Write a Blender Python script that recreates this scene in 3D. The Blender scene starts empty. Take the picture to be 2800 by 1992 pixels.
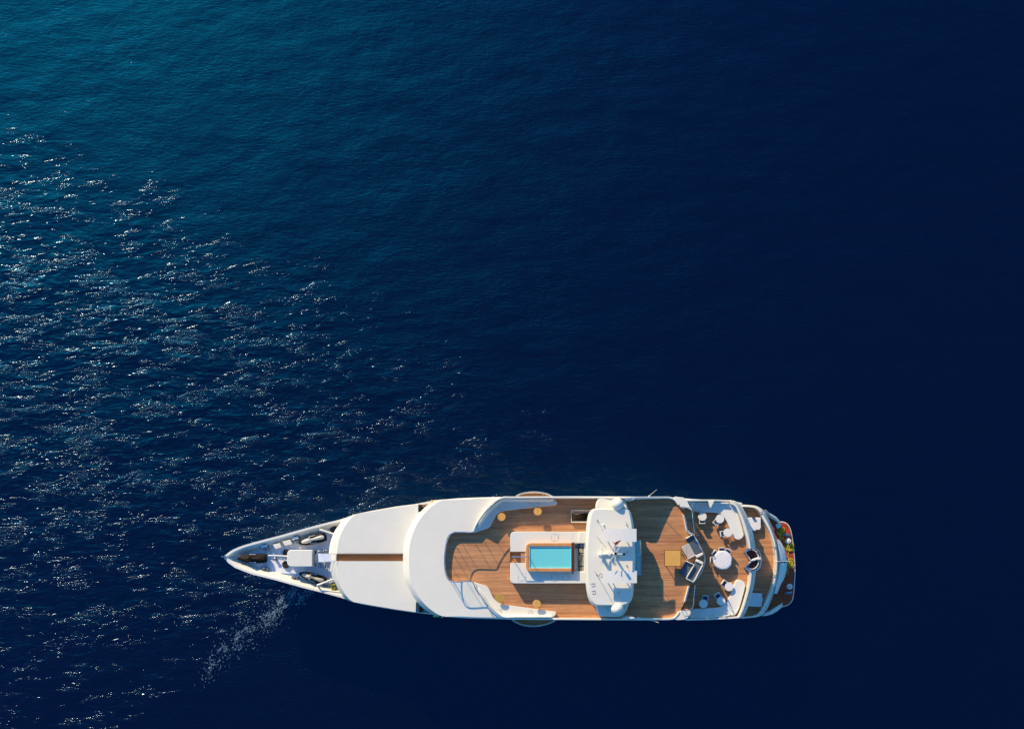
import bpy, bmesh, math, random
from mathutils import Vector, Matrix, noise
R = math.radians
random.seed(7)

# ------------------------------------------------------------------ camera
H_CAM = 120.0            # camera height over the water
F_PX = 3111.0            # focal length in pixels of the 2800 px wide picture
CX, CY = 1420.0, 1535.0  # where the lens axis meets the picture
sc = bpy.context.scene
col = sc.collection
cd = bpy.data.cameras.new('camera')
cam = bpy.data.objects.new('camera', cd)
col.objects.link(cam)
cam.location = (0, 0, H_CAM)
cam.rotation_euler = (0, 0, 0)
cd.sensor_fit = 'HORIZONTAL'
cd.sensor_width = 36.0
cd.lens = 36.0 * F_PX / 2800.0
cd.shift_x = (1400 - CX) / 2800.0
cd.shift_y = (CY - 996) / 2800.0
cd.clip_start = 1.0
cd.clip_end = 6000
sc.camera = cam

# ------------------------------------------------------------------ light
SUN_EL = R(26)
SUN_DIR = Vector((-0.52 * math.cos(SUN_EL) / math.hypot(.52, .85), 0.85 * math.cos(SUN_EL) / math.hypot(.52, .85), math.sin(SUN_EL)))
world = bpy.data.worlds.new('World')
sc.world = world
world.use_nodes = True
wn = world.node_tree
bg = wn.nodes['Background']
sky = wn.nodes.new('ShaderNodeTexSky')
sky.sky_type = 'NISHITA'
sky.sun_disc = False
sky.sun_elevation = SUN_EL
sky.sun_rotation = math.atan2(SUN_DIR.x, SUN_DIR.y)
sky.air_density = 1.0
sky.dust_density = 0.3
sky.ozone_density = 3.0
tint = wn.nodes.new('ShaderNodeMix')          # clear, very blue evening sky
tint.data_type = 'RGBA'; tint.blend_type = 'MULTIPLY'
tint.inputs[0].default_value = 1.0
tint.inputs[7].default_value = (0.45, 0.98, 1.32, 1)
wn.links.new(sky.outputs[0], tint.inputs[6])
wn.links.new(tint.outputs[2], bg.inputs['Color'])
bg.inputs['Strength'].default_value = 0.135
sd = bpy.data.lights.new('sun', 'SUN')
sd.energy = 5.0
sd.angle = R(0.55)
sd.color = (1.0, 0.76, 0.46)
sun = bpy.data.objects.new('sun', sd)
col.objects.link(sun)
sun.location = SUN_DIR * 200
sun.rotation_euler = (-SUN_DIR).to_track_quat('-Z', 'Y').to_euler()
sc.view_settings.view_transform = 'Standard'
sc.view_settings.look = 'None'
sc.view_settings.exposure = 0.25
sc.view_settings.gamma = 1.0
sc.render.engine = 'CYCLES'
sc.cycles.use_denoising = True
sc.cycles.max_bounces = 6
sc.cycles.transparent_max_bounces = 12
sc.cycles.caustics_reflective = False
sc.cycles.caustics_refractive = False

# ------------------------------------------------------------------ tagging helpers
def tag(o, label=None, cat=None, group=None, kind=None):
    if label: o['label'] = label
    if cat: o['category'] = cat
    if group: o['group'] = group
    if kind: o['kind'] = kind
    return o

def empty(name, loc=(0, 0, 0), rz=0, parent=None):
    o = bpy.data.objects.new(name, None)
    col.objects.link(o)
    o.location = loc
    o.rotation_euler = (0, 0, rz)
    if parent: o.parent = parent
    return o
# ------------------------------------------------------------------ node helper
class NT:
    def __init__(s, name):
        s.m = bpy.data.materials.new(name)
        s.m.use_nodes = True
        s.t = s.m.node_tree
        s.t.nodes.clear()
        s.out = s.t.nodes.new('ShaderNodeOutputMaterial')
    def n(s, kind, ins=None, **kw):
        nd = s.t.nodes.new(kind)
        for k, v in kw.items(): setattr(nd, k, v)
        for k, v in (ins or {}).items(): s.set(nd.inputs[k], v)
        return nd
    def set(s, inp, v):
        if isinstance(v, bpy.types.NodeSocket): s.t.links.new(v, inp)
        elif isinstance(v, bpy.types.Node): s.t.links.new(v.outputs[0], inp)
        else: inp.default_value = v
    def math(s, op, a, b=0.0, c=0.0, clamp=False):
        nd = s.n('ShaderNodeMath', {0: a, 1: b, 2: c}, operation=op)
        nd.use_clamp = clamp
        return nd.outputs[0]
    def smooth(s, v, a, b):
        nd = s.n('ShaderNodeMapRange', {0: v, 1: a, 2: b, 3: 0.0, 4: 1.0}, interpolation_type='SMOOTHSTEP')
        return nd.outputs[0]
    def lin(s, v, a, b, c, d):
        return s.n('ShaderNodeMapRange', {0: v, 1: a, 2: b, 3: c, 4: d}).outputs[0]
    def noise(s, vec, scale, detail=3, rough=0.5, dist=0.0):
        return s.n('ShaderNodeTexNoise', {'Vector': vec, 'Scale': scale, 'Detail': detail, 'Roughness': rough, 'Distortion': dist}).outputs['Fac']
    def mapping(s, vec, loc=(0, 0, 0), rot=(0, 0, 0), scale=(1, 1, 1)):
        return s.n('ShaderNodeMapping', {0: vec, 1: loc, 2: rot, 3: scale}).outputs[0]
    def ramp(s, v, stops):
        nd = s.n('ShaderNodeValToRGB', {0: v})
        el = nd.color_ramp.elements
        while len(el) < len(stops): el.new(0.5)
        for e, (p, c) in zip(el, stops):
            e.position = p
            e.color = (*c, 1) if len(c) == 3 else c
        return nd.outputs[0]
    def mix(s, f, a, b):
        nd = s.n('ShaderNodeMix', data_type='RGBA')
        s.set(nd.inputs[0], f)
        for i, v in ((6, a), (7, b)):
            if isinstance(v, tuple) and len(v) == 3: v = (*v, 1)
            s.set(nd.inputs[i], v)
        return nd.outputs[2]
    def surf(s, v):
        s.set(s.out.inputs[0], v)
        return s.m

# ------------------------------------------------------------------ open water
def water_material():
    t = NT('sea_water')
    pos = t.n('ShaderNodeNewGeometry').outputs['Position']
    sep = t.n('ShaderNodeSeparateXYZ', {0: pos})
    x, y = sep.outputs[0], sep.outputs[1]
    big = t.noise(pos, 0.045, 3, 0.6)
    mid = t.noise(t.mapping(pos, loc=(31, 7, 0)), 0.16, 3, 0.6)
    # wind: where the surface is choppy (open water ahead of and beside the bow)
    wob = t.math('MULTIPLY_ADD', big, 26.0, -13.0)
    wx = t.math('ADD', x, wob)
    wy = t.math('ADD', y, t.math('MULTIPLY_ADD', mid, 14.0, -7.0))
    side = t.smooth(t.math('MULTIPLY_ADD', y, 0.50, wx), 34.0, -28.0)          # rough ahead of the bow, calm astern
    north = t.smooth(t.math('MULTIPLY_ADD', x, 0.36, wy), 32.0, 10.0)
    lee = t.smooth(t.math('ADD', t.math('ADD', t.math('MULTIPLY', x, 0.63), t.math('MULTIPLY', y, -0.776)), t.math('MULTIPLY_ADD', mid, 9.0, -4.5)), -10.0, -14.0)
    hull_lee = t.math('MAXIMUM', lee, t.smooth(y, -2.0, 2.0))
    south = t.lin(t.smooth(wy, -12.0, 12.0), 0, 1, 0.55, 1.0)
    chop = t.math('MULTIPLY', t.math('MULTIPLY', side, north), t.math('MULTIPLY', hull_lee, south))
    patch = t.lin(t.noise(t.mapping(pos, rot=(0, 0, R(-20)), scale=(0.6, 1, 1)), 0.22, 4, 0.65), 0.33, 0.66, 0.35, 1.30)
    chop = t.math('MULTIPLY', chop, patch)
    # wave heights
    v1 = t.mapping(pos, rot=(0, 0, R(-14)), scale=(0.36, 1, 1))
    v2 = t.mapping(pos, rot=(0, 0, R(-30)), scale=(0.5, 1, 1))
    v3 = t.mapping(pos, rot=(0, 0, R(-8)), scale=(0.34, 1, 1))
    swell = t.noise(v2, 0.30, 2, 0.5)
    wave = t.noise(v1, 1.0, 2, 0.5, 0.4)
    crest = t.smooth(t.noise(t.mapping(v1, loc=(5, 9, 3)), 0.85, 3, 0.6, 0.6), 0.45, 0.71)
    rip = t.noise(v1, 5.2, 3, 0.55, 0.4)
    fine = t.noise(v3, 3.0, 2, 0.5, 0.6)
    calm = t.lin(mid, 0.3, 0.7, 0.35, 1.3)
    h = t.math('MULTIPLY', swell, 0.16)
    h = t.math('ADD', h, t.math('MULTIPLY', wave, t.math('MULTIPLY_ADD', chop, 0.27, 0.02)))
    h = t.math('ADD', h, t.math('MULTIPLY', rip, t.math('MULTIPLY', t.math('MULTIPLY', crest, chop), 0.42)))
    h = t.math('ADD', h, t.math('MULTIPLY', fine, t.math('MULTIPLY', calm, t.math('MULTIPLY_ADD', t.smooth(wx, 30, -45), 0.048, 0.006))))
    micro = t.noise(t.mapping(pos, rot=(0, 0, R(-11)), scale=(0.30, 1, 1)), 4.6, 3, 0.6, 0.5)
    h2 = t.math('ADD', t.math('MULTIPLY', swell, 0.16), t.math('MULTIPLY', wave, t.math('MULTIPLY_ADD', chop, 0.12, 0.03)))
    h2 = t.math('ADD', h2, t.math('MULTIPLY', micro, t.math('MULTIPLY_ADD', calm, 0.030, 0.008)))
    bump2 = t.n('ShaderNodeBump', {'Strength': 1.0, 'Distance': 1.0, 'Height': h2}).outputs[0]
    bump = t.n('ShaderNodeBump', {'Strength': 1.0, 'Distance': 1.0, 'Height': h}).outputs[0]
    # body colour of deep water
    body = t.n('ShaderNodeBsdfDiffuse', {'Color': (0.0008, 0.0004, 0.0006, 1)})
    fr = t.n('ShaderNodeFresnel', {'IOR': 1.333, 'Normal': bump})
    gl = t.n('ShaderNodeBsdfGlossy', {'Color': (0.44, 0.64, 0.90, 1), 'Roughness': 0.125, 'Normal': bump})
    m1 = t.n('ShaderNodeMixShader', {0: fr, 1: body, 2: gl})
    # unresolved capillary ripples: a broad, blue-tinted lobe
    gl2 = t.n('ShaderNodeBsdfGlossy', {'Color': (0.0, 0.295, 0.68, 1), 'Roughness': 0.47, 'Normal': bump2}, distribution='BECKMANN')
    m2 = t.n('ShaderNodeMixShader', {0: 0.092, 1: m1, 2: gl2})
    return t.surf(m2)

me = bpy.data.meshes.new('water')
S = 2500
me.from_pydata([(-S, -S, 0), (S, -S, 0), (S, S, 0), (-S, S, 0)], [], [(0, 1, 2, 3)])
me.materials.append(water_material())
water = bpy.data.objects.new('water', me)
col.objects.link(water)
tag(water, kind='structure')

# patches of broken foam thrown off the bow wave
def foam():
    t = NT('sea_foam')
    pos = t.n('ShaderNodeNewGeometry').outputs['Position']
    c = t.mix(t.noise(pos, 6, 3, 0.6), (0.10, 0.26, 0.38), (0.42, 0.60, 0.72))
    df = t.n('ShaderNodeBsdfPrincipled', {'Base Color': c, 'Roughness': 0.7}).outputs[0]
    cover = t.lin(t.noise(pos, 9, 3, 0.7), 0.38, 0.62, 0.05, 0.75)
    mat = t.surf(t.n('ShaderNodeMixShader', {0: cover, 1: t.n('ShaderNodeBsdfTransparent'), 2: df}))
    rnd = random.Random(11)
    b = bmesh.new()
    patches = [(1530, 330, 70, 26, 52, 150), (1500, 385, 30, 20, 45, 30), (1710, 250, 75, 16, 50, 70), (1840, 330, 85, 42, 52, 130), (1400, 545, 115, 48, 40, 300), (1610, 425, 75, 18, 38, 90), (1410, 710, 55, 60, 70, 80),
               (1240, 580, 45, 20, 45, 50), (1300, 710, 26, 22, 60, 20), (985, 780, 48, 22, 55, 50), (840, 960, 55, 22, 60, 50), (845, 885, 40, 20, 40, 40), (655, 1090, 40, 26, 60, 40), (560, 1130, 70, 12, 40, 36), (420, 1370, 50, 16, 40, 24), (415, 1500, 14, 70, 0, 22), (625, 820, 30, 24, 30, 24), (1180, 680, 130, 12, 34, 26), (345, 270, 50, 14, 10, 22), (90, 425, 50, 12, 0, 14), (1500, 480, 420, 130, 44, 420), (1000, 860, 420, 150, 44, 420), (600, 1180, 330, 130, 50, 260), (420, 1440, 200, 60, 60, 110), (1930, 225, 90, 40, 30, 80), (1980, 210, 60, 24, 20, 50), (1700, 200, 120, 50, 40, 90), (1590, 170, 70, 40, 40, 14), (900, 640, 110, 60, 20, 40)]
    K = H_CAM / F_PX
    for u, v, a, w, ang, n in patches:
        cx, cy = (500 + u / 5.7 - CX) * K, -(1580 + v / 5.7 - CY) * K
        a, w, ang = a / 5.7 * K, w / 5.7 * K, R(ang)
        for _ in range(int(n * 0.6)):
            p, q = rnd.gauss(0, .7) * a, rnd.gauss(0, .8) * w
            x = cx + p * math.cos(ang) - q * math.sin(ang); y = cy + p * math.sin(ang) + q * math.cos(ang)
            r = rnd.choice((.012, .016, .02, .03, .04)) * rnd.uniform(.7, 1.2); el = rnd.uniform(1.5, 4.5); th = ang + rnd.gauss(0, .6)
            vs = []
            for k in range(7):
                aa = 2 * math.pi * k / 7; rr = r * rnd.uniform(.6, 1.3)
                ex, ey = rr * el * math.cos(aa), rr * math.sin(aa)
                vs.append(b.verts.new((x + ex * math.cos(th) - ey * math.sin(th), y + ex * math.sin(th) + ey * math.cos(th), .012 + rnd.uniform(0, .03))))
            b.faces.new(vs)
    me = bpy.data.meshes.new('foam'); b.to_mesh(me); b.free(); me.materials.append(mat)
    o = bpy.data.objects.new('foam', me); col.objects.link(o)
    tag(o, kind='stuff')
foam()
# ------------------------------------------------------------------ photograph frames -> world metres
FR = {'a': (610, 1440, 10.147), 'b': (770, 1430, 8.12), 'c': (1380, 1430, 8.546), 'd': (1600, 1340, 8.55), 'e': (1600, 1530, 8.55),
      'f': (1800, 1340, 8.12), 'g': (1800, 1520, 8.12), 'h': (1920, 1340, 8.12), 'i': (1920, 1520, 8.12), 'j': (2060, 1380, 10.15),
      'k': (2060, 1520, 9.02), 'l': (1120, 1340, 8.154), 'm': (1120, 1560, 5.189), 's': (0, 0, 1.0),
      '1': (600, 1330, 3.936), '2': (1080, 1330, 4.077), '3': (1560, 1330, 4.165), '4': (1820, 1330, 4.163)}
def P(f, u, v, z):
    """a point of the boat measured on the photograph, at its own height z"""
    ox, oy, s = FR[f]
    k = (H_CAM - z) / F_PX
    return Vector(((ox + u / s - CX) * k, -(oy + v / s - CY) * k, z))
def PP(f, pts, z): return [P(f, u, v, z) for u, v in pts]
def metres(f, n, z): return n / FR[f][2] * (H_CAM - z) / F_PX

def smooth_path(pts, n=8, closed=False):
    """Catmull-Rom through pts"""
    pts = [Vector(p) for p in pts]
    m = len(pts)
    out = []
    segs = m if closed else m - 1
    for i in range(segs):
        if closed: p0, p1, p2, p3 = pts[i - 1], pts[i], pts[(i + 1) % m], pts[(i + 2) % m]
        else:
            p1, p2 = pts[i], pts[i + 1]
            p0 = pts[i - 1] if i else p1 * 2 - p2
            p3 = pts[i + 2] if i + 2 < m else p2 * 2 - p1
        # centripetal-like damping for uneven spacing
        d = (p2 - p1).length
        m1 = (p2 - p0); m2 = (p3 - p1)
        m1 = m1.normalized() * d if m1.length > 1e-9 else m1
        m2 = m2.normalized() * d if m2.length > 1e-9 else m2
        for k in range(n):
            t = k / n
            out.append((2 * t**3 - 3 * t**2 + 1) * p1 + (t**3 - 2 * t**2 + t) * m1 + (-2 * t**3 + 3 * t**2) * p2 + (t**3 - t**2) * m2)
    if not closed: out.append(pts[-1].copy())
    return out

def round_corners(pts, r, n=5):
    """closed polygon with rounded corners; r a number or one per corner"""
    out = []
    m = len(pts)
    for i in range(m):
        p, a, b = Vector(pts[i]), Vector(pts[i - 1]), Vector(pts[(i + 1) % m])
        ri = r[i] if isinstance(r, (list, tuple)) else r
        if ri <= 0:
            out.append(p); continue
        da, db = (a - p), (b - p)
        ri = min(ri, da.length * .49, db.length * .49)
        pa, pb = p + da.normalized() * ri, p + db.normalized() * ri
        for k in range(n + 1):
            t = k / n
            out.append((1 - t)**2 * pa + 2 * t * (1 - t) * p + t * t * pb)
    return out

def resample(pts, n):
    pts = [Vector(p) for p in pts]
    L = [0]
    for a, b in zip(pts, pts[1:]): L.append(L[-1] + (b - a).length)
    out = []
    j = 0
    for i in range(n):
        s = L[-1] * i / (n - 1)
        while j < len(L) - 2 and L[j + 1] < s: j += 1
        d = L[j + 1] - L[j]
        out.append(pts[j].lerp(pts[j + 1], 0 if d < 1e-9 else min(1, (s - L[j]) / d)))
    return out

def circle(c, r, n=32, ry=None):
    return [Vector((c[0] + r * math.cos(2 * math.pi * i / n), c[1] + (ry or r) * math.sin(2 * math.pi * i / n), c[2])) for i in range(n)]

def rect(f, u0, v0, u1, v1, z): return PP(f, [(u0, v0), (u1, v0), (u1, v1), (u0, v1)], z)

class MB:
    def __init__(s): s.b = bmesh.new()
    def face(s, vs):
        try: return s.b.faces.new(vs)
        except ValueError: return None
    def prism(s, pts, z0, z1):
        lo = [s.b.verts.new((p[0], p[1], z0)) for p in pts]
        hi = [s.b.verts.new((p[0], p[1], z1)) for p in pts]
        n = len(pts)
        s.face(lo[::-1]); s.face(hi)
        for i in range(n): s.face([lo[i], lo[(i + 1) % n], hi[(i + 1) % n], hi[i]])
        return s
    def rings(s, rings, cap0=True, cap1=True, closed=True):
        """skin a list of equal-length rings"""
        vs = [[s.b.verts.new(p) for p in r] for r in rings]
        n = len(vs[0])
        for a, b in zip(vs, vs[1:]):
            for i in range(n if closed else n - 1):
                j = (i + 1) % n
                s.face([a[i], a[j], b[j], b[i]])
        if cap0: s.face(vs[0][::-1])
        if cap1: s.face(vs[-1])
        return s
    def box(s, c, size, rz=0, tilt=None):
        m = Matrix.Translation(Vector(c)) @ Matrix.Rotation(rz, 4, 'Z')
        if tilt: m = m @ tilt
        sx, sy, sz = size[0] / 2, size[1] / 2, size[2] / 2
        co = [(-sx, -sy, -sz), (sx, -sy, -sz), (sx, sy, -sz), (-sx, sy, -sz), (-sx, -sy, sz), (sx, -sy, sz), (sx, sy, sz), (-sx, sy, sz)]
        v = [s.b.verts.new(m @ Vector(k)) for k in co]
        for f in ((3, 2, 1, 0), (4, 5, 6, 7), (0, 1, 5, 4), (1, 2, 6, 5), (2, 3, 7, 6), (3, 0, 4, 7)): s.face([v[i] for i in f])
        return s
    def tube(s, path, r, seg=8, closed=False, cap=True):
        path = [Vector(p) for p in path]
        n = len(path)
        rs = r if isinstance(r, (list, tuple)) else [r] * n
        rings = []
        up = None
        for i, p in enumerate(path):
            if closed: t = path[(i + 1) % n] - path[i - 1]
            else: t = path[min(i + 1, n - 1)] - path[max(i - 1, 0)]
            t = t.normalized() if t.length > 1e-9 else Vector((0, 0, 1))
            if up is None:
                up = Vector((0, 0, 1)) if abs(t.z) < .9 else Vector((1, 0, 0))
            side = t.cross(up).normalized()
            up = side.cross(t).normalized()
            rings.append([p + (side * math.cos(2 * math.pi * k / seg) + up * math.sin(2 * math.pi * k / seg)) * rs[i] for k in range(seg)])
        if closed: rings.append(rings[0])
        return s.rings(rings, cap and not closed, cap and not closed)
    def cyl(s, p0, p1, r, seg=16, r1=None):
        return s.tube([p0, p1], [r, r if r1 is None else r1], seg)
    def lathe(s, c, prof, seg=24, sx=1, sy=1):
        return s.rings([[Vector((c[0] + r * sx * math.cos(2 * math.pi * k / seg), c[1] + r * sy * math.sin(2 * math.pi * k / seg), c[2] + z)) for k in range(seg)] for r, z in prof])
    def sphere(s, c, r, sx=1, sy=1, sz=1, seg=28, lat=16):
        prof = [(max(1e-3, r * math.sin(math.pi * i / lat)), -r * sz * math.cos(math.pi * i / lat)) for i in range(lat + 1)]
        return s.lathe(c, prof, seg, sx, sy)
    def wall(s, path, th, z0, tops, side=0.0, lean=0.0):
        """upright wall along a path; tops = one height or one per point; side shifts it left(+)/right(-); lean spreads the top"""
        path = [Vector((p[0], p[1], 0)) for p in path]
        n = len(path)
        if not isinstance(tops, (list, tuple)): tops = [tops] * n
        if not isinstance(z0, (list, tuple)): z0 = [z0] * n
        rings = []
        for i in range(n):
            t = (path[min(i + 1, n - 1)] - path[max(i - 1, 0)]).normalized()
            nr = Vector((-t.y, t.x, 0))
            a, b = path[i] + nr * (side + th / 2), path[i] + nr * (side - th / 2)
            rings.append([Vector((a.x, a.y, z0[i])), Vector((b.x, b.y, z0[i])), Vector((b.x + nr.x * lean, b.y + nr.y * lean, tops[i])), Vector((a.x + nr.x * lean, a.y + nr.y * lean, tops[i]))])
        return s.rings(rings)
    def islands(s):
        seen = set(); out = []
        for v in s.b.verts:
            if v in seen: continue
            st = [v]; seen.add(v); comp = []
            while st:
                w = st.pop(); comp.append(w)
                for e in w.link_edges:
                    o = e.other_vert(w)
                    if o not in seen: seen.add(o); st.append(o)
            out.append(comp)
        return out
    def build_each(s, name, mat, parent=None, **kw):
        """one object per separate piece"""
        objs = []
        for comp in s.islands():
            m = MB(); mp = {v: m.b.verts.new(v.co) for v in comp}
            for f in {f for v in comp for f in v.link_faces}: m.face([mp[v] for v in f.verts])
            objs.append(m.build(name, mat, parent, **kw))
        s.b.free()
        return objs
    def build(s, name, mat, parent=None, bevel=0.0, smooth=35, label=None, local=False, wn=False):
        bmesh.ops.remove_doubles(s.b, verts=s.b.verts, dist=1e-5)
        bmesh.ops.recalc_face_normals(s.b, faces=s.b.faces)
        me = bpy.data.meshes.new(name)
        s.b.to_mesh(me); s.b.free()
        me.materials.append(mat)
        if smooth:
            me.shade_smooth()
            me.set_sharp_from_angle(angle=R(smooth))
        o = bpy.data.objects.new(name, me)
        col.objects.link(o)
        if parent: 
            o.parent = parent
            o.location = (0, 0, 0) if local else -WORLD_OF(parent)
        if wn:
            o.modifiers.new('weighted_normal', 'WEIGHTED_NORMAL').keep_sharp = True
        if bevel:
            md = o.modifiers.new('bevel', 'BEVEL')
            md.width = bevel; md.segments = 2; md.limit_method = 'ANGLE'; md.angle_limit = R(40)
            md.harden_normals = False
        if label: o['label'] = label
        return o

def WORLD_OF(o):
    v = Vector((0, 0, 0))
    while o:
        v += o.location
        o = o.parent
    return v

def cut(o, cutters):
    """boolean-subtract closed shapes from a mesh, at once; the cutter does not stay in the scene"""
    for pts, z0, z1 in cutters:
        mb = MB().prism(pts, z0, z1)
        c = mb.build('tmp', o.data.materials[0], None, smooth=0)
        c.location = o.location if False else (0, 0, 0)
        off = WORLD_OF(o)
        loc = o.location.copy(); par = o.parent
        o.parent = None; o.location = (0, 0, 0)
        md = o.modifiers.new('cut', 'BOOLEAN')
        md.operation = 'DIFFERENCE'; md.object = c; md.solver = 'EXACT'
        others = [m for m in o.modifiers if m.type == 'BEVEL']
        for m in others: m.show_viewport = False
        bpy.context.view_layer.update()
        dg = bpy.context.evaluated_depsgraph_get()
        me = bpy.data.meshes.new_from_object(o.evaluated_get(dg))
        o.modifiers.remove(md)
        for m in others: m.show_viewport = True
        o.data = me
        me.set_sharp_from_angle(angle=R(35))
        o.parent = par; o.location = loc
        cm = c.data
        bpy.data.objects.remove(c); bpy.data.meshes.remove(cm)
    return o

# ------------------------------------------------------------------ materials
def plain(name, c, rough=0.5, metal=0.0, var=0.06, scale=1.5, coat=0.0, bump=0.0, bscale=40, spec=0.5):
    t = NT(name)
    pos = t.n('ShaderNodeTexCoord').outputs['Object']
    n = t.noise(pos, scale, 4, 0.6)
    f = t.lin(n, 0.3, 0.7, 1 - var, 1 + var)
    cc = t.n('ShaderNodeMix', data_type='RGBA', blend_type='MULTIPLY')
    t.set(cc.inputs[0], 1.0); t.set(cc.inputs[6], (*c, 1))
    cmb = t.n('ShaderNodeCombineColor', {0: f, 1: f, 2: f})
    t.set(cc.inputs[7], cmb.outputs[0])
    b = t.n('ShaderNodeBsdfPrincipled', {'Base Color': cc.outputs[2], 'Roughness': rough, 'Metallic': metal, 'Coat Weight': coat, 'Specular IOR Level': spec})
    if bump:
        bn = t.n('ShaderNodeBump', {'Strength': 1.0, 'Distance': bump, 'Height': t.noise(pos, bscale, 3, 0.6)})
        t.set(b.inputs['Normal'], bn.outputs[0])
    return t.surf(b.outputs[0])

def painted(name, c, seams=0.0):
    """sprayed white yacht paint: faint weathering streaks"""
    t = NT(name)
    pos = t.n('ShaderNodeTexCoord').outputs['Object']
    n1 = t.noise(pos, 0.5, 4, 0.6)
    n2 = t.noise(t.mapping(pos, scale=(0.5, 3, 1)), 2.0, 4, 0.7)
    f = t.math('ADD', t.lin(n1, 0.3, 0.7, 0.965, 1.02), t.lin(n2, 0.35, 0.7, -0.02, 0.015))
    col_ = t.n('ShaderNodeVectorMath', {0: c, 1: t.n('ShaderNodeCombineXYZ', {0: f, 1: f, 2: f}).outputs[0]}, operation='MULTIPLY').outputs[0]
    b = t.n('ShaderNodeBsdfPrincipled', {'Base Color': col_, 'Roughness': t.lin(n2, 0.3, 0.7, 0.34, 0.5), 'Specular IOR Level': 0.4})
    return t.surf(b.outputs[0])

def teak(name, light, dark, pitch=0.11, ang=0.0, caulk=0.35, rough=0.65, mottled=0.22):
    """planks along x with dark caulking"""
    t = NT(name)
    pos = t.n('ShaderNodeNewGeometry').outputs['Position']
    v = t.mapping(pos, rot=(0, 0, ang))
    sp = t.n('ShaderNodeSeparateXYZ', {0: v})
    row = t.math('DIVIDE', sp.outputs[1], pitch)
    idx = t.math('FLOOR', row)
    fr = t.math('FRACT', row)
    seam = t.math('GREATER_THAN', fr, 0.86)
    wn_ = t.n('ShaderNodeTexWhiteNoise', {'Vector': t.n('ShaderNodeCombineXYZ', {0: t.math('FLOOR', t.math('ADD', t.math('MULTIPLY', sp.outputs[0], 0.35), t.math('MULTIPLY', idx, 0.37))), 1: idx}).outputs[0]}, noise_dimensions='3D').outputs[0]
    grain = t.noise(t.mapping(v, scale=(0.25, 6, 1)), 2.5, 4, 0.65)
    blot = t.noise(v, 0.8, 4, 0.65)
    streak = t.noise(t.mapping(v, scale=(0.10, 2.2, 1)), 1.3, 3, 0.6)
    fac = t.math('ADD', t.math('MULTIPLY_ADD', wn_, 0.30, t.math('MULTIPLY_ADD', streak, 1.1, -0.55)), t.math('ADD', t.math('MULTIPLY', grain, 0.70), t.math('MULTIPLY', t.math('SUBTRACT', blot, 0.5), mottled * 2)), clamp=True)
    c = t.mix(fac, dark, light)
    c = t.mix(t.math('MULTIPLY', seam, caulk), c, (0.03, 0.022, 0.018))
    b = t.n('ShaderNodeBsdfPrincipled', {'Base Color': c, 'Roughness': rough, 'Specular IOR Level': 0.3})
    bn = t.n('ShaderNodeBump', {'Strength': 0.5, 'Distance': 0.004, 'Height': t.math('SUBTRACT', grain, seam)})
    t.set(b.inputs['Normal'], bn.outputs[0])
    return t.surf(b.outputs[0])

def clear_glass(name, tint, keep=0.85):
    t = NT(name)
    tr = t.n('ShaderNodeBsdfTransparent', {'Color': (*tint, 1)})
    gl = t.n('ShaderNodeBsdfGlossy', {'Color': (1, 1, 1, 1), 'Roughness': 0.03})
    return t.surf(t.n('ShaderNodeMixShader', {0: 1 - keep, 1: tr, 2: gl}))

M = {}
M['white'] = painted('white_paint', (0.79, 0.765, 0.665))
M['hull'] = painted('hull_paint', (0.80, 0.78, 0.71))
M['gel'] = plain('grey_white_deck_coating', (0.76, 0.82, 0.90), 0.75, var=0.03)
M['teak'] = teak('weathered_teak', (0.78, 0.385, 0.175), (0.29, 0.128, 0.06))
M['teak_deck'] = teak('worn_teak', (0.76, 0.375, 0.17), (0.26, 0.115, 0.055))
M['red_teak'] = teak('oiled_teak', (0.50, 0.085, 0.028), (0.30, 0.042, 0.014), 0.13, 0, 0.5, 0.35)
M['red_teak_b'] = teak('oiled_teak_curved', (0.46, 0.11, 0.03), (0.26, 0.055, 0.016), 0.11, R(60), 0.5, 0.35)
M['strip'] = teak('brown_walkway', (0.62, 0.27, 0.09), (0.34, 0.13, 0.04), 0.10, 0, 0.4, 0.4)
M['trim'] = plain('varnished_teak_rim', (0.62, 0.28, 0.09), 0.4, var=0.15, scale=3)
M['mahog'] = plain('mahogany', (0.10, 0.025, 0.012), 0.35, var=0.2, scale=4)
M['gold'] = plain('honey_varnish', (0.72, 0.39, 0.09), 0.35, var=0.05, scale=2)
M['gold2'] = plain('honey_varnish_dull', (0.48, 0.31, 0.06), 0.45, var=0.06, scale=2)
M['goldedge'] = plain('dark_varnish_edge', (0.12, 0.05, 0.012), 0.4)
M['chrome'] = plain('polished_steel', (0.80, 0.80, 0.80), 0.13, 1.0, var=0.03)
M['steel'] = plain('brushed_steel', (0.34, 0.36, 0.38), 0.33, 0.8, var=0.05)
M['dark'] = plain('dark_recess', (0.018, 0.015, 0.016), 0.6)
M['black'] = plain('black_rubber', (0.008, 0.008, 0.010), 0.5, var=0.2, spec=0.15)
M['blackfab'] = plain('black_cover_cloth', (0.030, 0.018, 0.010), 0.6, spec=0.15, var=0.3, scale=6, bump=0.02, bscale=9)
M['navy'] = plain('navy_canvas', (0.030, 0.055, 0.17), 0.8, var=0.1)
M['slate'] = plain('slate_cushion', (0.07, 0.10, 0.135), 0.85, var=0.1, bump=0.004)
M['beige'] = plain('beige_cushion', (0.50, 0.46, 0.41), 0.85, var=0.08, bump=0.004)
M['cushion'] = plain('white_cushion', (0.79, 0.77, 0.70), 0.85, var=0.03, bump=0.004, bscale=20)
M['cloth'] = plain('white_cloth', (0.80, 0.79, 0.78), 0.85, var=0.04, scale=5, bump=0.03, bscale=3)
M['cover'] = plain('grey_white_cover', (0.62, 0.61, 0.58), 0.7, var=0.12, scale=4, bump=0.03, bscale=7)
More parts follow.
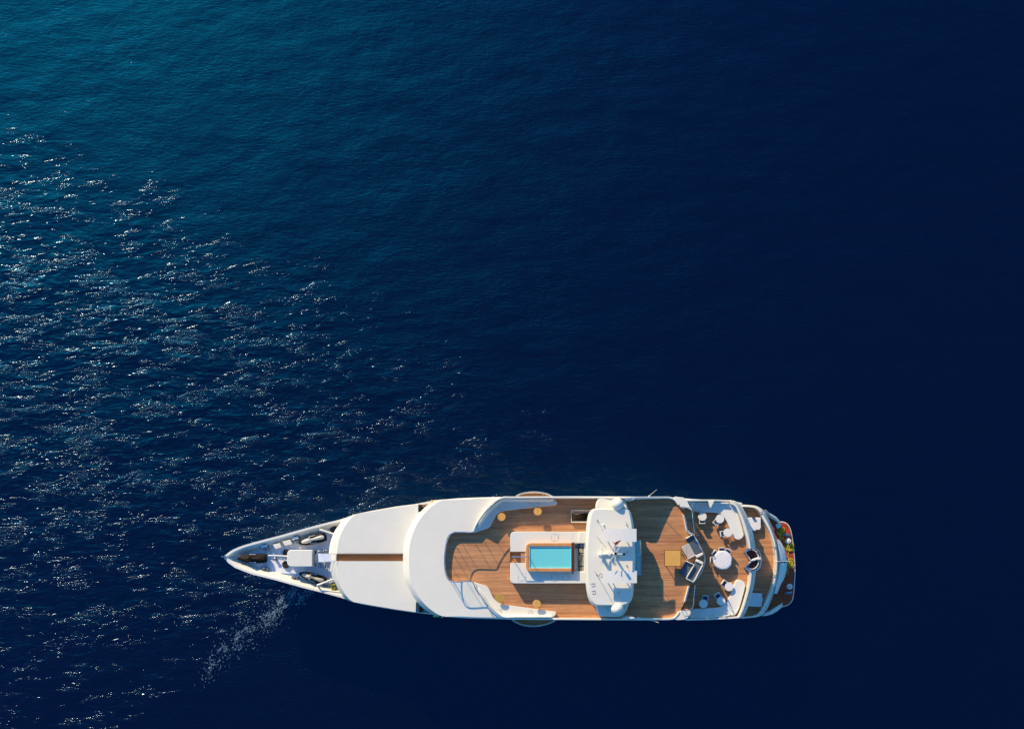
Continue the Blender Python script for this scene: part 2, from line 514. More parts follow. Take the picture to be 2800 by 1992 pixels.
M['khaki'] = plain('khaki_cover', (0.56, 0.50, 0.38), 0.7, var=0.14, scale=4, bump=0.03, bscale=7)
M['glass'] = clear_glass('clear_glass', (0.97, 0.985, 0.99), 0.985)
M['window'] = plain('tinted_window', (0.012, 0.018, 0.026), 0.06, var=0.02)
M['green_glass'] = plain('sea_green_glass', (0.30, 0.48, 0.47), 0.12, var=0.2, scale=1.2)
M['olive'] = plain('olive_cushion', (0.36, 0.33, 0.24), 0.7, var=0.15)
M['drain'] = plain('pool_fitting', (0.02, 0.22, 0.28), 0.5)
M['rope'] = plain('yellow_rope', (0.62, 0.48, 0.025), 0.75, var=0.25, scale=12)
M['moss'] = plain('olive_green_net', (0.24, 0.24, 0.03), 0.8, var=0.4, scale=14)
M['red'] = plain('red_bunting', (0.92, 0.10, 0.08), 0.7)
M['lampglass'] = plain('amber_lamp_glass', (0.80, 0.50, 0.10), 0.3)
M['greenlamp'] = plain('green_lamp_glass', (0.36, 0.55, 0.20), 0.3)
M['mark'] = plain('pale_lettering', (0.45, 0.47, 0.50), 0.6)
M['vent'] = plain('grey_hatch', (0.13, 0.16, 0.20), 0.5, 0.3)
M['pool'] = plain('pool_lining', (0.10, 0.80, 0.88), 0.35, var=0.03)
M['pool_ledge'] = plain('pool_ledge', (0.28, 0.72, 0.82), 0.35, var=0.03)
def pool_water():
    t = NT('pool_water')
    pos = t.n('ShaderNodeNewGeometry').outputs['Position']
    bn = t.n('ShaderNodeBump', {'Strength': 1.0, 'Distance': 0.02, 'Height': t.noise(pos, 2.6, 3, 0.5, 0.6)})
    tr = t.n('ShaderNodeBsdfTransparent', {'Color': (0.70, 0.97, 0.99, 1)})
    df = t.n('ShaderNodeBsdfDiffuse', {'Color': (0.26, 1.0, 1.0, 1)})     # light scattered inside the water
    body = t.n('ShaderNodeMixShader', {0: 0.62, 1: tr, 2: df})
    gl = t.n('ShaderNodeBsdfGlossy', {'Color': (1, 1, 1, 1), 'Roughness': 0.06, 'Normal': bn.outputs[0]})
    fr = t.n('ShaderNodeFresnel', {'IOR': 1.33, 'Normal': bn.outputs[0]})
    return t.surf(t.n('ShaderNodeMixShader', {0: fr, 1: body, 2: gl}))
M['pool_water'] = pool_water()
def ensign_mat():
    t = NT('navy_and_white_bunting')
    pos = t.n('ShaderNodeTexCoord').outputs['Object']
    n = t.noise(pos, 5.0, 2, 0.5)
    c = t.mix(t.math('GREATER_THAN', n, 0.56), (0.015, 0.02, 0.09), (0.75, 0.75, 0.78))
    return t.surf(t.n('ShaderNodeBsdfPrincipled', {'Base Color': c, 'Roughness': 0.8}).outputs[0])
M['ensign'] = ensign_mat()
# ------------------------------------------------------------------ deck heights above the water
SWIM, MAIN, UP, SUN = 1.0, 3.6, 6.2, 8.8
BOW, RIM, ROOFA, ROOFB = 5.4, 6.5, 8.0, 9.4
yacht = empty('motor_yacht', (0, 0, 0))
tag(yacht, 'long white motor yacht with teak decks and a small pool, seen from straight above', 'yacht')

# ---- hull: half breadths read along both sides
top_px = [(614, 1520), (616, 1517.5), (623, 1511), (634.6, 1503), (651, 1495.5), (669, 1489), (718, 1475.5), (770, 1462), (821, 1447.5), (875, 1433), (943, 1416), (966, 1406), (1050, 1391), (1143.7, 1375.5), (1190, 1365.6), (1300, 1359), (1374, 1357), (1600, 1357), (1836, 1358), (1900, 1364), (1960, 1366), (2005, 1367), (2030, 1374)]
bot_px = [(614, 1524), (616, 1528), (625, 1538), (642.5, 1551), (665, 1560), (689, 1569), (750, 1584), (828.7, 1606), (885, 1620), (940.5, 1635), (978.6, 1649), (1060, 1663), (1136, 1674), (1180, 1679), (1264, 1689), (1374, 1692), (1600, 1692.5), (1836, 1693), (1900, 1694), (1960, 1692), (2005, 1689), (2030, 1686)]
Tw = [P('s', u, v, 6.3) for u, v in top_px]
Bw = [P('s', u, v, 6.3) for u, v in bot_px]
def interp(tab, x):
    if x <= tab[0].x: return tab[0].y
    for a, b in zip(tab, tab[1:]):
        if x <= b.x: return a.y + (b.y - a.y) * (x - a.x) / max(1e-9, b.x - a.x)
    return tab[-1].y
X0, X1 = Tw[0].x, Tw[-1].x
def sheer_z(x): return 6.15 + 0.22 * max(0.0, min(1.0, (X0 + 15.5 - x) / 5.0))
SS = [(i / 70.0) ** 1.7 for i in range(71)]
def half(level_dx, k, z, inset=0.0, xe=X1):
    """ring port-aft -> bow -> starboard-aft; the stem moved aft by level_dx, breadth scaled by k"""
    port, star = [], []
    for s_ in SS:
        x = X0 + level_dx + s_ * (xe - X0 - level_dx)
        xs = X0 + s_ * (xe - X0)
        yt, yb = interp(Tw, xs), interp(Bw, xs)
        c, hb = (yt + yb) / 2, (yt - yb) / 2
        hb = max(0.015, hb * k * .50, hb * k - inset)
        zz = z(xs) if callable(z) else z
        port.append(Vector((x, c + hb, zz))); star.append(Vector((x, c - hb, zz)))
    return port[::-1] + star
mb = MB()
mb.rings([half(4.2, 0.70, -1.0), half(3.6, 0.78, 0.15), half(2.4, 0.86, 2.0), half(1.2, 0.94, 4.2), half(0.0, 1.0, sheer_z), half(0.16, 1.0, sheer_z, 0.17)], cap0=True, cap1=False)
hull = mb.build('hull', M['hull'], yacht, smooth=50)
# waterline stripe and rub rail are thin, they only show from the side
mb = MB(); mb.rings([half(3.62, 0.7795, 0.12), half(3.5, 0.7895, 0.32)], False, False, closed=False)
mb.build('boot_stripe', M['navy'], yacht)
# bow bulwark inside and foredeck
XB = P('s', 985, 1525, BOW).x
def halfb(dx, inset, z): return [p for p in half(dx, 1.0, z, inset) if p.x <= XB]
r1 = half(0.16, 1.0, sheer_z, 0.17); r2 = half(0.75, 1.0, BOW, 0.62)
keep = [i for i in range(len(r1)) if r1[i].x <= XB]
MB().rings([[r1[i] for i in keep], [r2[i] for i in keep]], False, False, closed=False).build('bow_bulwark', M['white'], yacht, smooth=60)
fd = [r2[i] for i in keep]
MB().prism(fd, BOW - 0.3, BOW).build('foredeck', M['gel'], yacht)
# side and upper deck plate closing the hull
dk = [p for p in half(0.2, 1.0, 6.1, 0.16) if p.x > XB - 2.2]
MB().prism(dk, 5.9, 6.12).build('side_deck', M['white'], yacht)

# ---- forward house (roof A) with its walkway
outA = PP('1', [(1340, 345), (1300, 400), (1240, 495), (1205, 590), (1187, 690), (1184, 800), (1200, 900), (1232, 985), (1275, 1080), (1320, 1155), (1350, 1195), (1420, 1232)], 6.3)
innA = PP('1', [(1475, 290), (1425, 330), (1360, 410), (1305, 520), (1278, 620), (1267, 720), (1265, 820), (1272, 950), (1300, 1060), (1345, 1140), (1395, 1205), (1442, 1238)], ROOFA)
def with_sides(front, tp, bt, z):
    a = [P('1', u, v, z) for u, v in tp][::-1]
    b = [P('1', u, v, z) for u, v in bt]
    return a, b
n = 40
fo, fi = resample(smooth_path(outA), n), resample(smooth_path(innA), n)
side_t = [(1640, 258), (1900, 212), (2140, 182)]
side_b = [(1640, 1282), (1900, 1325), (2112, 1355)]
def ringA(front, z, ins=0):
    a = [P('1', u, v + ins, z) for u, v in side_t][::-1]
    b = [P('1', u, v - ins, z) for u, v in side_b]
    return a + front + b
mid = [a.lerp(b, 0.93) for a, b in zip(fo, fi)]
for p in mid: p.z = ROOFA - 0.10
ra = MB().rings([ringA([Vector((p.x, p.y, 6.0)) for p in fo], 6.0), ringA([Vector((p.x, p.y, 6.75)) for p in fo], 6.75), ringA(mid, ROOFA - 0.10, 2), ringA(fi, ROOFA, 8)]).build('forward_house', M['white'], yacht, smooth=40, wn=True)
inner = [P('1', 2112, 270, ROOFA), P('1', 2400, 270, ROOFA), P('1', 2400, 1240, ROOFA), P('1', 2095, 1240, ROOFA)]
MB().prism(inner, 6.0, ROOFA - 0.003).build('side_lobby', M['white'], yacht)
WK = ROOFA - 0.45
cut(ra, [(rect('1', 1262, 721, 2170, 799, WK), WK - 0.05, 9.0)])
lb = bpy.data.objects['side_lobby']
cut(lb, [(rect('1', 1262, 721, 2170, 799, WK), WK - 0.05, 9.0)])
MB().prism(rect('1', 1264, 722, 2200, 798, WK), WK - 0.2, WK).build('walkway', M['strip'], yacht)
# handrail along the walkway
mb = MB()
pth = PP('1', [(1270, 716), (1975, 716)], ROOFA + 0.14)
mb.tube(pth, 0.022, 6)
for u in (1270, 1375, 1480, 1585, 1690, 1800, 1900): 
    q = P('1', u, 716, ROOFA + 0.14); mb.cyl((q.x, q.y, ROOFA - 0.02 if u > 1265 else 7.2), q, 0.018, 6)
mb.build('walkway_handrail', M['chrome'], yacht)
# side lobbies: steps and a dark doorway in the two wells
for vv, sgn in (((190, 262), 1), ((1290, 1352), -1)):
    w = empty('side_stairwell', P('1', 2180, vv[0], 6.2), parent=yacht)
    for k in range(4):
        u = 2172 + k * 28
        MB().prism(rect('1', u, vv[0], u + 27, vv[1], 6.2), 6.12, 6.3 + 0.32 * k).build('step', M['teak'] if k % 2 == 0 else M['steel'], w)
    MB().prism(rect('1', 2152, vv[0] + 2, 2168, vv[1] - 4, 7.2), 6.12, 7.5).build('door', M['dark'], w)
    mb = MB(); 
    for u in (2146, 2172): mb.cyl(P('1', u, vv[0] if sgn > 0 else vv[1], 6.1), P('1', u, vv[0] if sgn > 0 else vv[1], 7.3), 0.03, 6)
    mb.tube(PP('1', [(2146, vv[0] if sgn > 0 else vv[1]), (2283, (vv[0] - 12) if sgn > 0 else (vv[1] + 14))], 7.3), 0.03, 6)
    mb.build('rail', M['white'], w)
# navigation lamps
MB().sphere(P('2', 412, 160, 8.2), 0.11).cyl(P('2', 412, 162, 7.9), P('2', 412, 160, 8.15), 0.06, 8).build('navigation_lamp', M['lampglass'], yacht, label='amber lamp on the port side')
MB().sphere(P('2', 525, 1449, 8.0), 0.10).box(P('2', 460, 1441, 7.9), (0.6, 0.16, 0.12)).build('navigation_lamp', M['greenlamp'], yacht, label='green lamp on the starboard side')

# ---- wheelhouse (roof B), deck recess cut into it
outB = PP('2', [(440, 152), (370, 200), (300, 262), (235, 335), (180, 420), (140, 505), (110, 600), (95, 690), (90, 780), (94, 900), (118, 1040), (150, 1120), (190, 1200), (240, 1272), (290, 1330), (360, 1385), (440, 1430)], 8.0)
innB = PP('2', [(530, 148), (465, 182), (400, 225), (340, 285), (290, 345), (245, 415), (210, 490), (180, 580), (162, 680), (156, 780), (158, 900), (172, 1020), (205, 1120), (250, 1205), (300, 1272), (360, 1335), (430, 1390), (500, 1430), (560, 1446)], ROOFB)
fo, fi = resample(smooth_path(outB), 48), resample(smooth_path(innB), 48)
sT = [(700, 128), (900, 120), (1200, 114), (1260, 113)]
sB = [(700, 1459), (900, 1463), (1200, 1470), (1260, 1470)]
def ringB(front, z, ins=0):
    return [P('2', u, v + ins, z) for u, v in sT][::-1] + front + [P('2', u, v - ins, z) for u, v in sB]
def lift(ps, z): return [Vector((p.x, p.y, z)) for p in ps]
m1 = lift([a.lerp(b, 0.90) for a, b in zip(fo, fi)], ROOFB - 0.16)
rb = MB().rings([ringB(lift(fo, 6.3), 6.3), ringB(lift(fo, 8.05), 8.05), ringB(m1, ROOFB - 0.16, 1), ringB([a.lerp(b, 0.35) for a, b in zip(m1, fi)], ROOFB - 0.07, 4), ringB(fi, ROOFB, 16)]).build('wheelhouse', M['white'], yacht, smooth=45, wn=True)
coam_px = [(1300, 100), (1200, 112), (1130, 160), (1062, 226), (1000, 296), (945, 376), (905, 445), (876, 508), (760, 510), (660, 510), (618, 530), (592, 575), (575, 640), (560, 740), (556, 830), (562, 920), (578, 985), (602, 1030), (640, 1053), (720, 1056), (868, 1056), (900, 1130), (950, 1215), (1010, 1300), (1080, 1372), (1150, 1430), (1215, 1468), (1300, 1478)]
cut(rb, [(PP('2', coam_px, ROOFB), SUN - 0.3, 12.0)])

# ---- sun deck
rail_aft = [(175, 235), (205, 320), (240, 490), (310, 545), (352, 600), (395, 680), (425, 745), (440, 790), (444, 830), (438, 880), (424, 925), (400, 975), (360, 1035), (310, 1090), (265, 1132), (240, 1220), (212, 1320), (172, 1400)]
sun_out = PP('2', [(540, 480), (1200, 130)], SUN)[:1] + [P('2', 900, 400, SUN), P('2', 1150, 122, SUN)] + PP('3', [(0, 118), (600, 116), (1150, 118), (1205, 150), (1240, 225)], SUN) + PP('4', rail_aft[1:], SUN) + PP('3', [(1235, 1425), (1200, 1480), (1150, 1503), (600, 1507), (0, 1504)], SUN) + [P('2', 1150, 1462, SUN), P('2', 900, 1180, SUN), P('2', 540, 1100, SUN)]
MB().prism(sun_out, SUN - 0.30, SUN - 0.02).build('sun_deck_slab', M['white'], yacht)
MB().prism([p * 1.0 for p in sun_out], SUN - 0.017, SUN).build('sun_deck', M['teak_deck'], yacht, smooth=0)
# deck house below the sun deck
body = PP('2', [(1100, 118)], 8.2) + PP('3', [(0, 120), (600, 118), (1040, 122), (1040, 1500), (600, 1503), (0, 1500)], 8.2) + PP('2', [(1100, 1462)], 8.2)
bo = MB().prism(body, 6.0, SUN - 0.31).build('deck_house', M['white'], yacht)
def window_row(a, b, n_, z0, z1, side):
    for k in range(n_):
        p = a.lerp(b, (k + 0.5) / n_)
        L = (b - a).length / n_ * 0.72
        MB().box((p.x, p.y - side * 0.03, (z0 + z1) / 2), (L, 0.16, z1 - z0), math.atan2((b - a).y, (b - a).x)).build('window', M['window'], bo)
window_row(P('2', 1150, 118, 8.2), P('3', 1000, 120, 8.2), 9, 6.9, 7.9, 1)
window_row(P('2', 1150, 1463, 8.2), P('3', 1000, 1500, 8.2), 9, 6.9, 7.9, -1)
MB().box((P('3', 1040, 810, 8).x + 0.005, P('3', 1040, 810, 8).y, 7.2), (0.03, 5.6, 1.9)).build('window', M['window'], bo)

for sgn in (1, -1):
    for k in range(26):
        xs = X0 + 13 + 1.35 * k
        if abs(k - 13) < 1: continue
        yt, yb = interp(Tw, xs), interp(Bw, xs)
        c_, hb_k = (yt + yb) / 2, (yt - yb) / 2 * 0.965
        MB().cyl((xs, c_ + sgn * (hb_k - .12), 4.7), (xs, c_ + sgn * (hb_k + 0.10), 4.7), 0.24, 14).build('porthole', M['window'], yacht)
# bulwarks of the sun deck with the tall fins beside the mast house
def bul(path_px, tops, th, name):
    pts = []
    zz = []
    for (f, u, v), t_ in zip(path_px, tops):
        pts.append(P(f, u, v, SUN + t_)); zz.append(SUN + t_)
    sp = smooth_path([Vector((p.x, p.y, z)) for p, z in zip(pts, zz)], 8)
    return MB().wall(sp, th, 8.3, [p.z for p in sp]).build(name, M['white'], yacht, bevel=0.02)
bul([('2', 878, 500), ('2', 905, 432), ('2', 945, 364), ('2', 1000, 285), ('2', 1062, 216), ('2', 1130, 154), ('2', 1200, 120), ('2', 1300, 118), ('3', 0, 118), ('3', 300, 119), ('3', 560, 120), ('3', 700, 121), ('3', 860, 121), ('3', 1000, 121), ('3', 1120, 122), ('3', 1165, 132), ('3', 1200, 158), ('3', 1232, 205)],
    [0.66, 0.75, 0.9, 1.15, 1.4, 1.5, 1.52, 1.5, 1.5, 1.9, 2.3, 2.42, 1.7, 1.05, 0.5, 0.42, 0.42, 0.42], 0.17, 'port_bulwark')
bul([('2', 878, 1070), ('2', 915, 1150), ('2', 965, 1232), ('2', 1025, 1312), ('2', 1090, 1378), ('2', 1150, 1428), ('2', 1210, 1460), ('2', 1300, 1468), ('3', 0, 1505), ('3', 300, 1507), ('3', 560, 1508), ('3', 700, 1508), ('3', 860, 1508), ('3', 1000, 1507), ('3', 1120, 1505), ('3', 1180, 1492), ('3', 1222, 1450), ('3', 1240, 1420)],
    [0.66, 0.72, 0.8, 0.9, 0.95, 1.0, 1.0, 1.0, 1.0, 1.0, 1.1, 1.9, 1.3, 0.8, 0.5, 0.42, 0.42, 0.42], 0.17, 'starboard_bulwark')
# inner fairings beside the mast house
for v0, v1, v2 in ((126, 152, 137), (1504, 1478, 1493)):
    MB().prism(PP('3', [(590, v0), (715, v0), (735, (v0 + v1) / 2), (708, v1), (640, v1)], SUN + 2.35), SUN, SUN + 2.35).prism(PP('3', [(740, v0), (835, v0), (815, v2), (775, v1 - (v1 - v2) * .4), (745, v2)], SUN + 0.9), SUN, SUN + 0.9).build_each('fairing', M['white'], yacht, bevel=0.03)

# side benches (sunbeds) along the curved coaming
bp = round_corners(PP('2', [(882, 512), (1052, 456), (1085, 395), (1135, 300), (1200, 270), (1500, 232), (1800, 202), (1812, 175), (1765, 128), (1205, 128), (1132, 165), (1065, 232), (1004, 300), (950, 380), (908, 450)], SUN + .45), [0, .2, .3, .5, .4, 0, .15, .1, .1, 0, 0, 0, 0, 0, 0])
MB().prism(bp, SUN, SUN + 0.45).build('side_bench', M['white'], yacht, bevel=0.03)
bs = round_corners(PP('2', [(876, 1060), (1028, 1108), (1055, 1150), (1105, 1255), (1180, 1310), (1500, 1352), (1792, 1392), (1800, 1412), (1755, 1460), (1210, 1460), (1145, 1425), (1080, 1368), (1015, 1300), (950, 1212), (905, 1135)], SUN + .45), [0, .2, .3, .5, .4, 0, .15, .1, .1, 0, 0, 0, 0, 0, 0])
MB().prism(bs, SUN, SUN + 0.45).build('side_bench', M['white'], yacht, bevel=0.03)
# sloping inner faces of the curved coamings (backrests of the benches)
for path, up_, sg in (([(908, 446), (950, 376), (1004, 296), (1066, 228), (1135, 166), (1205, 130), (1350, 130), (1600, 130), (1760, 130)], 1.0, -1), ([(905, 1136), (950, 1213), (1014, 1300), (1080, 1368), (1146, 1424), (1212, 1458), (1350, 1460), (1600, 1460), (1745, 1460)], 0.75, 1)):
    sp = smooth_path(PP('2', path, SUN + 0.6), 6)
    r = [[], [], []]
    for i, p in enumerate(sp):
        t_ = (sp[min(i + 1, len(sp) - 1)] - sp[max(i - 1, 0)]).normalized(); nr = Vector((-t_.y, t_.x, 0)) * sg
        e = min(1, i / 8)
        r[0].append(Vector((p.x, p.y, 0)) + nr * 0.34 + Vector((0, 0, SUN + 0.44)))
        r[1].append(Vector((p.x, p.y, 0)) + nr * 0.10 + Vector((0, 0, SUN + 0.50 + (up_ - 0.1) * e)))
        r[2].append(Vector((p.x, p.y, 0)) - nr * 0.02 + Vector((0, 0, SUN + 0.44)))
    MB().rings([[a, b, c] for a, b, c in zip(*r)]).build('bench_backrest', M['white'], yacht, smooth=50)
# bolted hatch plates
def hatch(f, u0, v0, u1, v1, z, par=yacht, tone='white'):
    o = MB().prism(rect(f, u0, v0, u1, v1, z), z - 0.01, z + 0.012).build('hatch', M['white' if tone == 'white' else tone], yacht, bevel=0.004)
    cu, cv = (u0 + u1) / 2, (v0 + v1) / 2
    mb = MB()
    for u, v in ((cu, v0 + 6), (cu, v1 - 6), (u0 + 6, cv), (u1 - 6, cv)):
        q = P(f, u, v, z); mb.cyl((q.x, q.y, z), (q.x, q.y, z + 0.03), 0.035, 8)
    mb.build_each('latch', M['steel'], o)
    mb = MB()
    mb.tube([Vector((p.x, p.y, z + 0.004)) for p in rect(f, u0 - 2, v0 - 2, u1 + 2, v1 + 2, z)], 0.006, 4, closed=True)
    mb.build('seal', M['vent'], o)
hatch('2', 1157, 180, 1237, 260, SUN + .45); hatch('2', 1498, 142, 1600, 215, SUN + .45)
hatch('m', 1245, 545, 1300, 590, SUN + .45); hatch('m', 1690, 565, 1745, 630, SUN + .45)

# wind screen of clear panels with a thick handrail on the coaming
def screen(px, f, zrail, zfoot, name, r=0.045, step=10, glass=True, post=0.022, zpost=None):
    path = smooth_path(PP(f, px, zrail), 8)
    root = MB().tube(path, r, 8).build(name, M['chrome'], yacht)
    mb = MB()
    pp = path[::step] + [path[-1]]
    for q in pp: mb.cyl((q.x, q.y, zfoot), (q.x, q.y, zrail), post, 6)
    mb.build_each('post', M['chrome'], root)
    if glass:
        MB().wall(path, 0.012, zfoot + 0.06, zrail - 0.06).build('pane', M['glass'], root)
    return root
screen([(1075, 212), (1000, 290), (935, 380), (895, 455), (868, 503), (760, 505), (660, 505), (612, 528), (586, 572), (569, 640), (555, 740), (551, 830), (557, 920), (572, 988), (598, 1036), (638, 1058), (720, 1060), (862, 1060), (890, 1120), (940, 1208)], '2', SUN + 2.08, ROOFB, 'wind_screen', 0.05, 12)
screen([(310, 540), (356, 600), (398, 680), (428, 745), (443, 790), (447, 830), (441, 880), (427, 925), (403, 975), (362, 1037), (308, 1095)], '4', SUN + 1.05, SUN - 0.05, 'aft_rail', 0.035, 12)

# ---- pool block
pb = empty('pool_block', P('2', 1700, 790, SUN), parent=yacht)
PB = SUN + 1.2; PR = SUN + 1.72
base = MB().prism(round_corners(rect('2', 1285, 500, 2125, 1076, PB), [.45, 0, 0, .45]), SUN, PB).build('pool_base', M['white'], pb, bevel=0.03)
cut(base, [(rect('2', 1282, 722, 1456, 847, PB), SUN + 0.02, PB + 1), (rect('2', 2004, 630, 2105, 940, PB), SUN + 0.5, PB + 1), (round_corners(rect('2', 1480, 640, 1972, 930, PR), .15), SUN - 0.5 + 0.55, PB + 1)])
rim = MB().prism(round_corners(rect('2', 1460, 627, 1968, 944, PR), [.55, 0, 0, .55]), PB - 0.05, PR).build('pool_rim', M['trim'], pb, bevel=0.015)
cut(rim, [(round_corners(rect('2', 1493, 661, 1966.0, 910, PR), .12), PB - 1, PR + 1)])
MB().prism(rect('2', 1967, 625, 2001, 945, PR), SUN + 0.3, PR + 0.02).build('counter', M['mahog'], pb, bevel=0.01)
# tub: lining, ledge, water
tub_in = round_corners(rect('2', 1494, 662, 1965.5, 909, PR), .12)
tub = MB().prism(tub_in, SUN + 0.1, PR - 0.06).build('pool_tub', M['pool'], pb)
cut(tub, [(round_corners(rect('2', 1499, 668, 1961, 904, PR), .14), PR - 0.25, PR + 1), (round_corners(rect('2', 1552, 716, 1925, 866, PR), .12), PR - 0.60, PR + 1), (round_corners(rect('2', 1508, 676, 1955, 896, PR), .12), PR - 0.40, PR + 1)])
MB().prism(round_corners(rect('2', 1497, 665, 1963, 906, PR - .2), .13), PR - 0.155, PR - 0.15).build('pool_water', M['pool_water'], pb)
mb = MB()
for u, v in ((1560, 750), (1582, 750), (1560, 827), (1582, 827)):
    q = P('2', u, v, PR - 0.6); mb.lathe((q.x, q.y, PR - 0.26), [(0.085, 0), (0.085, 0.04), (0.05, 0.06)], 14)
mb.build_each('drain', M['drain'], pb)
ew = PP('2', [(1500, 667), (1700, 667), (1958, 667)], PR)
MB().prism(rect('2', 1498, 664, 1962, 670, PR - .05), PR - 0.2, PR - 0.045).prism(rect('2', 1498, 902, 1962, 908, PR - .05), PR - 0.2, PR - 0.045).prism(rect('2', 1496, 672, 1502, 900, PR - .05), PR - 0.2, PR - 0.045).build('tub_edge', M['cushion'], pb)
# steps up to the pool
MB().prism(rect('2', 1290, 723, 1402, 846, SUN + .42), SUN, SUN + 0.42).build('step', M['teak'], pb)
MB().prism(rect('2', 1402, 723, 1457, 846, SUN + 1.1), SUN, SUN + 1.1).build('step', M['teak_deck'], pb)
MB().tube(PP('2', [(1298, 780), (1300, 779), (1400, 779), (1492, 778)], PR + 0.85), 0.04, 8).cyl(P('2', 1300, 782, SUN), P('2', 1300, 779, PR + .85), 0.03, 8).cyl(P('2', 1490, 779, PR - .1), P('2', 1490, 778, PR + .85), 0.03, 8).build('step_handrail', M['chrome'], pb)
hatch('c', 1095, 1182, 1255, 1345, PB, pb); hatch('c', 1350, 1182, 1512, 1330, PB, pb); hatch('c', 322, 1172, 492, 1338, PB, pb); hatch('c', 1090, 250, 1255, 408, PB, pb)
# raised shoulders next to the mast house and the bar fittings
MB().prism(rect('2', 1968, 502, 1972, 626, PB + .012), PB - 0.1, PB + 0.03).prism(rect('2', 2052, 502, 2126, 628, PB + .3), PB - .1, PB + 0.30).prism(rect('2', 2070, 948, 2126, 1074, PB + .3), PB - .1, PB + 0.30).build_each('shoulder', M['white'], pb, bevel=0.03)
MB().prism(rect('2', 2006, 632, 2044, 938, SUN + .7), SUN + 0.4, SUN + 0.72).build('bar_shelf', M['white'], pb)
MB().prism(rect('2', 2010, 648, 2038, 688, SUN + .9), SUN + 0.7, SUN + 0.86).build('sink', M['vent'], pb, bevel=0.01)
bar = MB().prism(rect('2', 2051, 630, 2104, 940, SUN + .9), SUN + 0.4, SUN + 0.9).build('bar_counter', M['black'], yacht)
mb = MB()
for v0, v1 in ((688, 736), (836, 880), (890, 934)): mb.prism(rect('2', 2056, v0, 2101, v1, SUN + 1), SUN + 0.88, SUN + 1.02)
mb.build_each('counter_lid', M['olive'], bar, bevel=0.02)
q = P('2', 2084, 790, SUN + 1); MB().lathe((q.x, q.y, SUN + 0.9), [(0.34, 0), (0.34, 0.14), (0.27, 0.16), (0.25, 0.05), (0.02, 0.04)], 28, 1, 1.15).build('basin', M['olive'], bar)
q = P('2', 2078, 655, SUN + 1); MB().lathe((q.x, q.y, SUN + 0.9), [(0.19, 0), (0.19, 0.06), (0.12, 0.07), (0.10, 0.02), (0.01, 0.02)], 20).build('burner', M['steel'], bar)
for u, v in ((1983, 962), (1986, 611)):
    q = P('2', u, v, PB + .05); MB().lathe((q.x, q.y, PB), [(0.075, 0), (0.075, 0.05), (0.04, 0.06)], 14).build('filler_cap', M['vent'] if v > 800 else M['white'], pb)

# open companionway beside the mast house (starboard-forward of the port wing)
cw = empty('companionway', P('3', 90, 330, SUN), parent=yacht)
cut(bpy.data.objects['sun_deck'], [(rect('3', 14, 290, 260, 392, SUN), SUN - 1, SUN + 1)])
cut(bpy.data.objects['sun_deck_slab'], [(rect('3', 14, 290, 260, 392, SUN), SUN - 1, SUN + 1)])
cut(bpy.data.objects['deck_house'], [(rect('3', 14, 290, 260, 392, SUN), 6.3, SUN + 1)])
MB().wall(PP('3', [(240, 268), (10, 268), (10, 401), (240, 401)], SUN + .35), 0.10, SUN - 0.02, SUN + 0.38).build('coaming', M['white'], cw, bevel=0.02)
for k in range(9):
    MB().prism(rect('3', 20 + 24 * k, 292, 42 + 24 * k, 390, 7.4), SUN - 0.9 - 0.24 * k - .06, SUN - 0.85 - 0.24 * k).build('tread', M['teak'], cw)
MB().tube(PP('3', [(14, 292), (60, 310), (150, 296), (230, 280)], SUN + .6), 0.025, 6).build('handrail', M['chrome'], cw)

# ---- mast house: roof, wings, domes
mh = empty('mast_house', P('3', 460, 800, SUN), parent=yacht)
RB, RT = SUN + 2.3, SUN + 3.05
om = [(286, 246), (240, 262), (205, 310), (186, 400), (175, 500), (168, 640), (164, 780), (164, 920), (168, 1040), (178, 1150), (194, 1240), (222, 1315), (262, 1352), (300, 1356), (450, 1357), (600, 1356), (655, 1338), (690, 1300), (714, 1230), (722, 1120), (735, 1020), (740, 900), (741, 780), (738, 640), (728, 520), (718, 420), (698, 320), (668, 268), (632, 252), (450, 246)]
im = [(290, 260), (262, 276), (240, 322), (228, 410), (212, 520), (203, 640), (197, 780), (197, 920), (202, 1040), (208, 1130), (218, 1215), (240, 1290), (276, 1330), (310, 1340), (450, 1342), (595, 1340), (638, 1322), (662, 1286), (684, 1220), (694, 1120), (700, 1020), (704, 900), (704, 780), (702, 640), (698, 520), (690, 420), (674, 328), (648, 278), (618, 264), (450, 260)]
o_ = smooth_path(PP('3', om, RB + .1), 3, closed=True); i_ = smooth_path(PP('3', im, RT), 3, closed=True)
lowr = [p.lerp(q, -0.0) for p, q in zip(o_, i_)]
mr = MB().rings([lift([p.lerp(Vector((P('3', 450, 800, RB).x, P('3', 450, 800, RB).y, 0)), .04) for p in o_], RB - .12), lift(o_, RB), lift([a.lerp(b, .12) for a, b in zip(o_, i_)], RB + .16), lift([a.lerp(b, .72) for a, b in zip(o_, i_)], RT - .12), lift([a.lerp(b, .9) for a, b in zip(o_, i_)], RT - .035), lift(i_, RT)]).build('roof', M['white'], mh, smooth=50, wn=True)
hb_ = round_corners(rect('3', 215, 300, 690, 1310, RB), .5)
MB().prism(hb_, SUN, RB - 0.05).build('house_wall', M['white'], mh)
MB().box((P('3', 690, 800, 10).x + 0.005, P('3', 690, 800, 10).y, SUN + 1.0), (0.03, 5.0, 1.2)).build('window', M['window'], mh)
